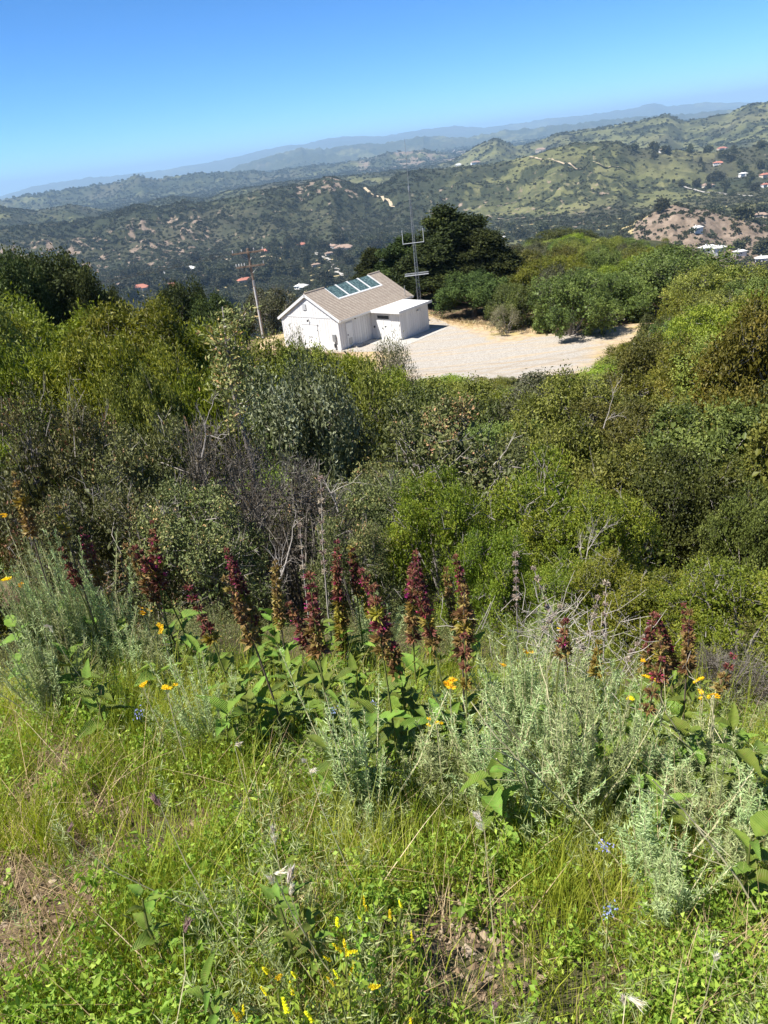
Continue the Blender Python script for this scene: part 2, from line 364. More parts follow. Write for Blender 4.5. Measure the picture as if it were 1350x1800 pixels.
def leaf_geo(rng, P, D, L, W, fold=0.35, droop=0.0, Nr=None, nn=.5):
    """simple two-triangle folded leaves"""
    n = len(D); P = np.broadcast_to(P, D.shape); D = unit(D); S = unit(np.cross(D, rng.normal(size=(n, 3)) if Nr is None else Nr+rng.normal(0, nn, (n, 3)))); N = np.cross(S, D)
    L = np.broadcast_to(L, (n,))[:, None]; W = np.broadcast_to(W, (n,))[:, None]
    f = rng.uniform(-fold, fold*1.5, (n, 1))
    V = np.stack([P, P+D*L*.48+S*W*.5+N*W*f, P+D*L+N*L*rng.uniform(-.15, .1, (n, 1))-np.array([0, 0, 1.])*L*droop, P+D*L*.48-S*W*.5+N*W*f], 1).reshape(-1, 3)
    b = np.arange(n)[:, None]*4
    return V, np.hstack([b, b+1, b+2, b, b+2, b+3]).reshape(-1, 3)
def blade_geo(rng, P, H, W, lean, curve, seg=3):
    """grass blades, tapering strips that bend over"""
    n = len(P); a = rng.uniform(0, 2*math.pi, n); d = np.stack([np.cos(a), np.sin(a), 0*a], 1)
    sd_ = np.stack([-np.sin(a+rng.normal(0, .8, n)), np.cos(a), 0*a], 1)
    le = np.abs(rng.normal(0, 1, n))*lean; cu = np.abs(rng.normal(0, 1, n))*curve
    rows = []
    for k in range(seg+1):
        t = k/seg
        c = P+np.array([0, 0, 1.])*(H*t*(1-.25*cu*t*t))[:, None]+d*(H*(le*t+cu*t*t*.6))[:, None]
        w = W*(1-t)**.7*.5 if k < seg else 0*W
        rows.append((c, w))
    V = []; m = 2*seg+1
    for c, w in rows[:-1]: V += [c-sd_*w[:, None], c+sd_*w[:, None]]
    V.append(rows[-1][0]); V = np.stack(V, 1).reshape(-1, 3)
    b = np.arange(n)[:, None]*m; F = []
    for k in range(seg-1): F += [b+2*k, b+2*k+1, b+2*k+3, b+2*k, b+2*k+3, b+2*k+2]
    F += [b+2*seg-2, b+2*seg-1, b+2*seg]
    return V, np.hstack(F).reshape(-1, 3), 2*(seg-1)+1

# ------------------------------------------------------------------ plant materials
LM = {}
def LMat(k, *a, **kw): LM[k] = leaf_mat('leaves_'+k, *a, **kw)
LMat('toyon', [(0, (.054, .060, .020)), (.35, (.102, .117, .036)), (.62, (.173, .180, .061)), (.82, (.238, .222, .079)), (.95, (.404, .215, .116)), (1, (.594, .288, .169))], .16, .55, .3, .4)
LMat('twiggy', [(0, (.043, .036, .019)), (.6, (.102, .085, .047)), (1, (.178, .140, .085))], .15)
LMat('bright', [(0, (.073, .105, .011)), (.5, (.166, .204, .017)), (1, (.319, .320, .041))], .30, .55, .3)
LMat('willow', [(0, (.087, .119, .012)), (.5, (.202, .245, .022)), (1, (.363, .372, .052))], .28, .55, .3, .5)
LMat('olive', [(0, (.076, .090, .015)), (.5, (.174, .190, .032)), (1, (.319, .311, .065))], .22, .55, .3, .6)
LMat('silver', [(0, (.06, .07, .030)), (.5, (.14, .155, .065)), (.85, (.30, .32, .19)), (1, (.46, .48, .36))], .18)
LMat('oak', [(0, (.041, .059, .012)), (.5, (.102, .131, .025)), (1, (.218, .253, .057))], .15, .55, .3, .6)
LMat('dark', [(0, (.018, .030, .009)), (.5, (.040, .057, .014)), (1, (.094, .119, .026))], .12, .65, .15, .5)
LMat('oakdark', [(0, (.026, .040, .011)), (.5, (.061, .083, .020)), (1, (.132, .163, .040))], .14, .65, .15, .5)
LMat('lemon', [(0, (.70, .55, .01)), (1, (.88, .78, .03))], .3)
LMat('brown', [(0, (.043, .041, .019)), (.5, (.094, .093, .042)), (1, (.148, .150, .068))], .2)
LMat('yellow', [(0, (.074, .078, .010)), (.5, (.164, .161, .020)), (1, (.271, .239, .040))], .26)
LMat('pale', [(0, (.13, .14, .06)), (.5, (.24, .25, .12)), (1, (.38, .37, .21))], .22)
LMat('valley', [(0, (.028, .032, .013)), (.5, (.055, .058, .023)), (1, (.109, .100, .040))], .1, objvar=.5)
LMat('artemisia', [(0, (.165, .213, .078)), (.5, (.376, .443, .188)), (1, (.662, .743, .405))], .3, .6, .2)
LMat('broad', [(0, (.062, .131, .012)), (.5, (.138, .262, .022)), (1, (.276, .428, .043))], .30, .55, .35, .35)
LMat('grass', [(0, (.142, .194, .021)), (.45, (.299, .371, .037)), (.75, (.469, .507, .076)), (1, (.655, .657, .185))], .42)
LMat('straw', [(0, (.275, .194, .088)), (.5, (.495, .378, .187)), (1, (.682, .562, .341))], .2)
LMat('clover', [(0, (.121, .193, .025)), (.5, (.257, .367, .046)), (1, (.480, .543, .097))], .38)
LMat('maroon', [(0, (.079, .023, .021)), (.5, (.171, .052, .044)), (.8, (.263, .110, .057)), (1, (.355, .197, .069))], .2)
LMat('magenta', [(0, (.270, .016, .085)), (1, (.522, .054, .212))], .3)
LMat('spikebrown', [(0, (.11, .06, .03)), (.5, (.23, .145, .05)), (1, (.37, .28, .08))], .25)
LMat('spikeyellow', [(0, (.165, .120, .022)), (.5, (.285, .225, .041)), (1, (.413, .345, .075))], .3)
LMat('dry', [(0, (.16, .115, .09)), (.5, (.31, .24, .19)), (1, (.48, .40, .32))], .15)
LMat('petal', [(0, (.75, .45, .008)), (1, (.9, .66, .015))], .3)
LMat('blue', [(0, (.22, .26, .52)), (1, (.45, .5, .8))], .3)
LMat('seed', [(0, (.55, .46, .34)), (.5, (.7, .64, .52)), (1, (.85, .82, .74))], .4)
LMat('purpleseed', [(0, (.22, .13, .12)), (1, (.45, .31, .27))], .3)
_n = NT('leaves_broad_veined')
_c = _n.ramp(_n.attr('tint'), [(0, (.055, .105, .014)), (.5, (.12, .21, .026)), (1, (.21, .31, .045))])
_v = _n.n('ShaderNodeTexWave', {'Vector': _n.obj(), 'Scale': 44.0, 'Distortion': 3.0, 'Detail': 3.0}).outputs['Fac']
_f = _n.noise(45, _n.obj(), 5, .7); _r = _n.n('ShaderNodeObjectInfo').outputs['Random']
_c = _n.mix(_n.math('MULTIPLY', _v, .09), _c, (.22, .28, .06)); _c = _n.mix(_n.math('MULTIPLY', _n.step(_f, .56, .66), .55), _c, (.20, .17, .05))
_c = _n.n('ShaderNodeHueSaturation', {'Hue': _n.math('ADD', _n.math('MULTIPLY', _r, .05), .465), 'Value': _n.math('ADD', _n.math('MULTIPLY', _r, .6), .7), 'Color': _c}).outputs[0]
LM['broad'] = _n.done(_n.n('ShaderNodeMixShader', {0: .27, 1: _n.bsdf(_c, .6, .3, _n.math('ADD', _v, _f), .5, .004), 2: _n.n('ShaderNodeBsdfTranslucent', {'Color': _c}).outputs[0]}).outputs[0])
M_BARK = plain_mat('bark_brown', (.07, .052, .038), (.14, .11, .085), 20)
M_GREYBARK = plain_mat('bark_grey', (.17, .15, .13), (.34, .31, .28), 25)
M_TWIG = plain_mat('twig_grey', (.10, .085, .07), (.21, .19, .165), 30)
M_DEAD = plain_mat('dead_wood', (.22, .19, .165), (.45, .41, .36), 30)
M_GSTEM = plain_mat('green_stem', (.10, .13, .03), (.2, .2, .06), 25)
M_CREAM = plain_mat('cream_stem', (.36, .33, .18), (.55, .5, .31), 25)

# ------------------------------------------------------------------ shrubs and trees
def crown(seed, R, H, species, lobes=10, tips=300, per=30, leaf=(.03, .014), twig=.35, z0=.2, trunk=False, bare=0, inner=.12, pink=0.0, open_=.0, cone=0.0):
    rng = np.random.default_rng(seed)
    C = []; RR = []
    for k in range(lobes):
        a = 2*math.pi*(k+rng.uniform(-.4, .4))*0.381966*1.0; t = (k+.5)/lobes
        zz = H*(z0+(1-z0)*((0.25 if trunk else .08)+(0.62 if trunk else .79)*t)*rng.uniform(.85, 1.1))
        ring = R*(.70*math.sqrt(max(0, 1-t*t*.92)) if not cone else .62*(1-t)**cone+.05)*rng.uniform(.75, 1.15)
        rr = R*rng.uniform(.34, .52)*(1 if not cone else (1-.5*t))
        zz = min(zz, H-rr*.85)
        C.append((math.cos(a)*ring, math.sin(a)*ring, max(zz, rr*.5))); RR.append(rr)
    C = np.array(C); RR = np.array(RR)
    # knobbly sub-lobes, twig tips on their outer side
    SCs = []; SR = []; SK = []
    for k in range(lobes):
        for j in range(7):
            d = unit(rng.normal(size=3)+np.array([0, 0, .5])+.5*unit(C[k]-np.array([0, 0, H*.3])))
            SCs.append(C[k]+d*RR[k]*rng.uniform(.6, .85)*np.array([1, 1, .85])); SR.append(RR[k]*rng.uniform(.26, .46)); SK.append(k)
    SCs = np.array(SCs); SR = np.array(SR); SK = np.array(SK)
    T = np.zeros((0, 3)); K2 = np.zeros(0, int)
    while len(T) < tips:
        k = rng.integers(len(SR), size=tips*2); d = unit(rng.normal(size=(tips*2, 3))+.45*unit(SCs[k]-np.array([0, 0, H*.3]))+np.array([0, 0, .25]))
        p = SCs[k]+d*SR[k][:, None]*rng.uniform(.9, 1.1, (tips*2, 1))
        dd = np.linalg.norm(p[:, None]-SCs[None], axis=2)/SR[None]; dd[np.arange(len(k)), k] = 9
        ok = (dd.min(1) > .8) & (p[:, 2] > .03*H)
        if open_: ok &= rng.random(len(k)) > open_*(d[:, 2] < .3)
        T = np.vstack([T, p[ok]]); K2 = np.concatenate([K2, k[ok]])
    T = T[:tips]; K2 = K2[:tips]; K = SK[K2]
    out = unit(T-SCs[K2])
    tdir = unit(out+np.array([0, 0, .35])+rng.normal(0, .3, (tips, 3)))
    L = twig*rng.uniform(.6, 1.2, tips)
    S = T-tdir*L[:, None]
    # leaves along the twigs
    tt = rng.beta(1.6, 1.0, (tips, per)); P = S[:, None]+tdir[:, None]*(L[:, None]*tt)[..., None]
    P = P+rng.normal(0, leaf[0]*.8+twig*.10, P.shape)
    D = tdir[:, None]*.35+rng.normal(0, .8, P.shape)
    Nr = np.broadcast_to((.8*out+.35*unit(T-C[K])+np.array([0, 0, .25]))[:, None], P.shape).reshape(-1, 3)
    tip_t = rng.normal(0, .10, (tips, 1))+rng.normal(0, .13, len(SR))[K2][:, None]+rng.normal(0, .08, lobes)[K][:, None]
    tint = .46+tip_t+rng.normal(0, .16, (tips, per))
    n = tips*per
    lv, lf = leaf_geo(rng, P.reshape(-1, 3), D.reshape(-1, 3), leaf[0]*rng.uniform(.6, 1.35, n), leaf[1]*rng.uniform(.7, 1.25, n), Nr=Nr, nn=.55)
    tint = np.clip(tint.ravel(), 0, .93); 
    b = MB(); b.add(lv, lf, np.repeat(tint, 2))
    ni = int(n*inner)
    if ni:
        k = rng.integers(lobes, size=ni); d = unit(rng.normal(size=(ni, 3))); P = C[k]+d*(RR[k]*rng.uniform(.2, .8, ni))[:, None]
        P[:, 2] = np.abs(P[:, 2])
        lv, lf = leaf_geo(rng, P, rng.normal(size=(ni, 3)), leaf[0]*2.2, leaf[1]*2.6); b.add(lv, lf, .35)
    if pink:
        sel = rng.random(tips) < pink; sel &= out[:, 2] > -.1
        Pp = np.repeat(T[sel], 16, 0)+rng.normal(0, .028, (sel.sum()*16, 3))
        lv, lf = leaf_geo(rng, Pp, rng.normal(size=Pp.shape)+np.array([0, 0, .6]), .024, .013); b.add(lv, lf, np.repeat(rng.uniform(.93, 1, len(Pp)), 2))
    # wood
    w = MB(); q = []
    base = np.zeros(3)
    for k in range(lobes):
        mid = C[k]*np.array([.42, .42, .5])+rng.normal(0, .05*R, 3)
        if trunk: 
            base = np.array([0, 0, H*rng.uniform(.18, .42)]); mid = base+(C[k]-base)*.5+np.array([0, 0, -.04*H])
        w.tube([base+rng.normal(0, .03*R, 3)*(not trunk), mid, C[k], C[k]+out[K == k].mean(0)*RR[k]*.3 if (K == k).any() else C[k]+.01], np.array([.022, .016, .009, .004])*R*(1.6 if trunk else 1), 4, .5, False)
    if trunk:
        w.tube([(0, 0, -.3), (.01*R, 0, H*.12), (.03*R, .02*R, H*.45), (0, .03*R, H*.85)], np.array([.075, .06, .04, .01])*R*1.3, 7)
    nt = min(tips, 260)
    for i in range(nt):
        c = C[K[i]]; st = c+(S[i]-c)*rng.uniform(.1, .4)
        w.tube([st, S[i]*.5+st*.5+rng.normal(0, .03*R, 3), S[i], T[i]], np.array([.0045, .0035, .0025, .0012])*R**.5*1.1, 3, .5, False)
    for i in range(bare):
        k = rng.integers(lobes); d = unit(rng.normal(size=3)+np.array([0, 0, .5])+.4*unit(C[k]-np.array([0, 0, H*.3])))
        a0 = C[k]+rng.normal(0, .2*RR[k], 3); e = C[k]+d*RR[k]*rng.uniform(.9, 1.3); e[2] = max(e[2], .05)
        m = (a0+e)/2+rng.normal(0, .13*RR[k], 3)
        w.tube([a0, m, e], np.array([.006, .004, .0015])*R**.5*1.2, 3, .5, False)
        for _ in range(3):
            s0 = m+(e-m)*rng.uniform(0, .8); w.tube([s0, s0+unit(d+rng.normal(0, .6, 3))*RR[k]*rng.uniform(.15, .4)], np.array([.0028, .001])*R**.5*1.2, 3, .5, False)
    return b, w
PROTO = {}
def species(key, matk, wood, names, seeds, **kw):
    out = []
    for s in seeds:
        b, w = crown(s, species=key, **kw)
        out.append((b.mesh(names[0], LM[matk]), w.mesh(names[1], wood), kw['R'], kw['H']))
    PROTO[key] = out
FS = ('foliage', 'stems'); FT = ('crown', 'trunk')
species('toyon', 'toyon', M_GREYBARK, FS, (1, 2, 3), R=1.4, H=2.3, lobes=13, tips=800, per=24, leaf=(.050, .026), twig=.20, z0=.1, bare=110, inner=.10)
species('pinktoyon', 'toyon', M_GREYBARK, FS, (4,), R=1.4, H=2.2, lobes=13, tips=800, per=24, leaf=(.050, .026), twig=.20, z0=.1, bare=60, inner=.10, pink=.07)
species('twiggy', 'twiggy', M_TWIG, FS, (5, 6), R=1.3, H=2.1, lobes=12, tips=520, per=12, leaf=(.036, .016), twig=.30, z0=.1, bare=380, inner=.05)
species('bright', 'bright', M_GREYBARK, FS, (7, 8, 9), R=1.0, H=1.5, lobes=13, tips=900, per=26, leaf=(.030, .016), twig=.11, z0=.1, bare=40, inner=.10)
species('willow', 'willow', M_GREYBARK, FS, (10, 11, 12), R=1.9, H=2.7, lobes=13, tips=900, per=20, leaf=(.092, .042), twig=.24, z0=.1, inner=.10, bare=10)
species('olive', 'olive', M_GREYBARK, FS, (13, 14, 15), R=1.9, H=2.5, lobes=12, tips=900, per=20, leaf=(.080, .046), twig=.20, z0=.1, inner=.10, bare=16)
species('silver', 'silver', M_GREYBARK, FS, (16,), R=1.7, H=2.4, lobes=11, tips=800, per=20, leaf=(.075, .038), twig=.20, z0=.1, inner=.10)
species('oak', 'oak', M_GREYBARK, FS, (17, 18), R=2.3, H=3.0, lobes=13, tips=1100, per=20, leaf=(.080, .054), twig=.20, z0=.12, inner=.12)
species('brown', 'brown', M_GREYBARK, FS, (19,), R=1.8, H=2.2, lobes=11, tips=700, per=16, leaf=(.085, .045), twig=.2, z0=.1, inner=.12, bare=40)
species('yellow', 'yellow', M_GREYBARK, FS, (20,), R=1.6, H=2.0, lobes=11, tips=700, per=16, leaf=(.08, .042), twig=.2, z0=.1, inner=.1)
species('pale', 'pale', M_GREYBARK, FS, (21,), R=1.4, H=1.9, lobes=12, tips=300, per=14, leaf=(.085, .036), twig=.34, z0=.15, inner=.02, open_=.5)
species('darktree', 'dark', M_BARK, FT, (22, 23), R=3.0, H=9.5, lobes=24, tips=1500, per=18, leaf=(.21, .13), twig=.42, z0=.0, trunk=True, inner=.15, cone=.55)
species('oaktree', 'oakdark', M_BARK, FT, (24, 25), R=3.2, H=5.5, lobes=16, tips=1100, per=18, leaf=(.15, .09), twig=.32, z0=.12, trunk=True, inner=.14)
species('valleytree', 'valley', M_BARK, FT, (26, 27, 28), R=4.0, H=8.0, lobes=9, tips=90, per=7, leaf=(1.3, .9), twig=.9, z0=.1, trunk=True, inner=.2)
species('cypress', 'valley', M_BARK, FT, (29,), R=2.2, H=12.0, lobes=12, tips=90, per=7, leaf=(1.2, .7), twig=1.0, z0=.0, trunk=True, inner=.2, cone=.8)
def plant(name, sp, x, y, h, w, label, cat, group=None, rz=0.0, var=0, dz=0.0, z=None):
    pr = PROTO[sp][var % len(PROTO[sp])]; fm, wm, R0, H0 = pr
    zz = float(height(x, y)[0]) if z is None else z
    o = empty(name, (x, y, zz+dz), rz, (w/(2*R0), w/(2*R0), h/H0)); tag(o, label, cat, group)
    link(fm.name.split('.')[0], fm, o); link(wm.name.split('.')[0], wm, o)
    return o
def scatter(name, P, rot, sc, idx, meshes, label, cat=None):
    """one countless mass: points carrying instances of a few small meshes"""
    me = bpy.data.meshes.new(name); me.vertices.add(len(P)); me.vertices.foreach_set('co', np.asarray(P, np.float32).ravel())
    a = me.attributes.new('rz', 'FLOAT_VECTOR', 'POINT'); a.data.foreach_set('vector', np.asarray(rot, np.float32).ravel())
    a = me.attributes.new('sc', 'FLOAT', 'POINT'); a.data.foreach_set('value', np.asarray(sc, np.float32))
    a = me.attributes.new('id', 'INT', 'POINT'); a.data.foreach_set('value', np.asarray(idx, np.int32))
    o = link(name, me); tag(o, label, cat, None, 'stuff')
    g = bpy.data.node_groups.new(name+'_nodes', 'GeometryNodeTree')
    g.interface.new_socket('Geometry', in_out='INPUT', socket_type='NodeSocketGeometry'); g.interface.new_socket('Geometry', in_out='OUTPUT', socket_type='NodeSocketGeometry')
    gi = g.nodes.new('NodeGroupInput'); go = g.nodes.new('NodeGroupOutput'); jn = g.nodes.new('GeometryNodeJoinGeometry')
    def at(nm, ty):
        q = g.nodes.new('GeometryNodeInputNamedAttribute'); q.data_type = ty; q.inputs['Name'].default_value = nm; return q.outputs['Attribute']
    for k, m in enumerate(meshes):
        src = bpy.data.objects.new(m.name, m)
        oi = g.nodes.new('GeometryNodeObjectInfo'); oi.inputs['Object'].default_value = src
        ip = g.nodes.new('GeometryNodeInstanceOnPoints'); cmp_ = g.nodes.new('FunctionNodeCompare'); cmp_.data_type = 'INT'; cmp_.operation = 'EQUAL'
        g.links.new(at('id', 'INT'), cmp_.inputs[2]); cmp_.inputs[3].default_value = k
        g.links.new(gi.outputs[0], ip.inputs['Points']); g.links.new(cmp_.outputs[0], ip.inputs['Selection'])
        g.links.new(oi.outputs['Geometry'], ip.inputs['Instance']); g.links.new(at('rz', 'FLOAT_VECTOR'), ip.inputs['Rotation']); g.links.new(at('sc', 'FLOAT'), ip.inputs['Scale'])
        g.links.new(ip.outputs[0], jn.inputs[0])
    g.links.new(jn.outputs[0], go.inputs[0])
    md = o.modifiers.new('scatter', 'NODES'); md.node_group = g
    return o
# ------------------------------------------------------------------ where things stand
SHRUBS = [
  ('toyon', -3.61, 8.24, 2.98, 1.66, 'brown green scraggly shrub at the left edge, grey twigs showing'),
  ('toyon', -2.57, 8.1, 2.67, 1.85, 'large dusty brown shrub behind the left flower stalks'),
  ('twiggy', -1.72, 8.02, 2.66, 1.41, 'bare grey twiggy shrub at the foot of the pale sapling'),
  ('twiggy', -0.98, 7.13, 1.96, 1.28, 'dark twiggy shrub over the black hollow behind the dried stalk'),
  ('toyon', -2.79, 6.64, 1.76, 1.36, 'low dark brown shrub above the left grey green herbs'),
  ('toyon', -1.77, 6.57, 1.51, 1.36, 'low dark shrub between the left flower stalks and grey twigs'),
  ('pinktoyon', 0.94, 10.46, 2.86, 2.83, 'rusty shrub dotted with pink tips in the middle of the slope'),
  ('toyon', -0.1, 7.6, 1.86, 1.4, 'brown shrub in front of the pink tipped one, left of bright bush'),
  ('toyon', -0.36, 5.99, 1.28, 0.83, 'small grey brown shrub just behind the magenta flower spikes'),
  ('silver', -1.27, 13.94, 4.23, 2.6, 'silvery leaved shrub left of the pink tipped shrub'),
  ('olive', -0.44, 16.99, 4.17, 2.56, 'dark olive shrub behind the silvery one'),
  ('bright', 0.5, 6.38, 1.73, 0.97, 'bright green bush directly behind the tall maroon spikes'),
  ('bright', 1.45, 6.85, 1.77, 1.27, 'bright green bush with grey branches right of the maroon spikes'),
  ('bright', 1.86, 6.33, 1.49, 1.09, 'bright green bush with a bare forked branch in front'),
  ('bright', 0.8, 5.34, 1.08, 0.62, 'small bright bush low between two larger bright bushes'),
  ('bright', 1.3, 5.03, 0.81, 0.64, 'small leafy bush above the silvery herb clump'),
  ('bright', 1.63, 4.73, 0.77, 0.77, 'yellow green bush behind the right hand flower spikes'),
  ('bright', 1.94, 4.39, 0.69, 0.8, 'low fine leaved bush behind the far right spikes'),
  ('bright', 2.21, 4.03, 0.85, 0.77, 'fine leaved bush cut by the right edge'),
  ('twiggy', 1.86, 3.43, 0.41, 0.53, 'grey wiry low bush at the right edge behind broad leaves'),
  ('oak', 5.87, 11.6, 2.4, 3.01, 'big rounded shrub at right with a black hollow below it'),
  ('oak', 3.9, 9.21, 1.9, 1.71, 'dark scrub oak left of the black hollow'),
  ('oak', 4.06, 7.47, 1.44, 0.93, 'scrub oak mass above the hollow at the right edge'),
  ('olive', 3.16, 9.49, 1.92, 1.83, 'olive shrub in the middle right of the slope'),
  ('olive', 3.0, 12.65, 2.49, 2.28, 'olive shrub right of the pink tipped shrub'),
  ('olive', 4.83, 15.25, 2.04, 2.74, 'rounded olive shrub below the right end of the yard'),
  ('yellow', 7.36, 19.67, 2.06, 2.28, 'yellow olive shrub below the yard beside bare twigs'),
  ('yellow', 9.49, 22.04, 2.31, 2.85, 'golden green shrub on the right hand slope'),
  ('olive', 10.59, 21.54, 2.2, 3.6, 'olive shrub at right above the big rounded one'),
  ('oak', 14.49, 32.96, 2.97, 3.7, 'dark green shrub at the right end of the yard'),
  ('olive', 18.4, 37.76, 3.02, 6.17, 'dark olive shrub high on the right slope'),
  ('willow', -10.06, 25.06, 4.65, 4.8, 'bright green willowy shrub below the left oaks'),
  ('willow', -7.18, 23.95, 4.93, 4.46, 'bright green willowy shrub, second from the left edge'),
  ('willow', -5.59, 25.39, 5.35, 4.06, 'bright green shrub under the dark tree by the valley'),
  ('willow', -6.81, 15.58, 3.95, 2.48, 'bright green shrub low at the left edge'),
  ('willow', -5.34, 15.08, 4.11, 2.75, 'bright green shrub above the brown scrub at left'),
  ('willow', -4.96, 18.34, 4.24, 2.7, 'yellow green shrub left of the pale sapling'),
  ('willow', -3.31, 14.63, 4.23, 1.97, 'yellow green shrub just behind the pale sapling'),
  ('olive', -4.01, 13.41, 3.73, 1.6, 'shaded green shrub between the left willowy shrubs'),
  ('oaktree', -16.26, 43.03, 7.04, 5.66, 'dark oak crown topping the left skyline'),
  ('oaktree', -17.23, 40.48, 6.5, 3.64, 'dark oak at the left edge of the skyline'),
  ('oaktree', -14.14, 41.67, 6.26, 3.21, 'dark oak sloping down right of the left skyline crown'),
  ('oaktree', -14.27, 45.83, 5.5, 2.27, 'small dark oak at the end of the left oak row'),
  ('oaktree', -12.6, 56.62, 7.41, 4.42, 'dark round tree below the valley houses'),
  ('oaktree', -10.03, 55.09, 6.81, 3.55, 'dark low tree right of the round valley side tree'),
  ('brown', -9.46, 83.47, 5.21, 6.58, 'brown bush beside the gable of the shed, behind the pole'),
  ('olive', -4.84, 32.64, 4.78, 3.6, 'olive shrub left of the shed in front of the pole'),
  ('olive', -2.88, 32.87, 4.42, 3.65, 'olive yellow shrub below the white gable'),
  ('willow', -1.21, 31.98, 4.05, 3.81, 'green shrub below the corner of the shed'),
  ('willow', 0.36, 30.0, 3.45, 3.39, 'green shrub under the pale sprig near the annex'),
  ('pale', 1.34, 36.98, 4.47, 2.13, 'sparse pale sapling standing before the annex'),
  ('pale', -2.96, 35.88, 5.03, 1.31, 'thin leafy sprig in front of the white gable'),
  ('willow', 3.72, 39.83, 1.59, 4.55, 'bright green shrub at the near edge of the gravel'),
  ('willow', 6.39, 41.51, 1.07, 3.81, 'yellow green shrub at the near edge of the gravel'),
  ('olive', 7.67, 42.31, 1.07, 1.94, 'small dark shrub poking up before the gravel'),
  ('oak', 9.43, 38.87, 0.78, 5.07, 'leafy shrub at the near right of the gravel'),
  ('olive', 11.8, 34.01, 0.86, 2.09, 'green shrub at the right corner of the gravel'),
  ('oak', 16.19, 59.85, 5.0, 6.06, 'big round bush behind the far edge of the yard'),
  ('oak', 13.2, 65.69, 3.43, 4.29, 'dark green bush at the tree line behind the yard'),
  ('pale', 11.89, 62.89, 2.42, 2.3, 'pale leafy bush at the foot of the dark trees'),
  ('darktree', 10.28, 81.35, 9.68, 8.43, 'tallest dark tree behind the annex'),
  ('darktree', 13.02, 78.93, 7.11, 7.2, 'dark tree right of the tallest one'),
  ('darktree', 5.39, 85.83, 7.54, 7.21, 'dark tree behind the lattice mast'),
  ('darktree', 2.3, 87.97, 6.47, 4.96, 'dark tree behind the ridge of the shed'),
  ('darktree', 7.9, 79.61, 6.55, 7.85, 'dark tree close behind the flat annex roof'),
  ('oaktree', 10.5, 71.23, 3.88, 6.15, 'dark spreading tree low in the tree line'),
  ('brown', 21.57, 102.76, 2.82, 7.31, 'grey brown bush on the knoll right of the dark trees'),
  ('oak', 41.55, 159.68, 3.64, 12.41, 'dark shrub on the crest of the knoll'),
  ('brown', 36.65, 119.51, 2.23, 9.36, 'brown shrub on the top of the knoll'),
  ('oak', 38.89, 113.52, 2.32, 6.48, 'dark rounded shrub on the right of the knoll'),
  ('willow', 21.7, 92.49, 2.37, 5.96, 'light green shrub on the knoll slope'),
  ('oak', 27.21, 66.66, 5.25, 9.59, 'large green shrub rising on the right of the knoll'),
  ('oak', 21.25, 64.59, 3.99, 6.1, 'dark shrub between the round bush and the right slope'),
  ('olive', 26.31, 56.14, 4.54, 6.96, 'olive shrub on the right hand skyline'),
  ('oak', 26.83, 51.42, 4.07, 5.29, 'shrub at the right edge of the skyline'),
]
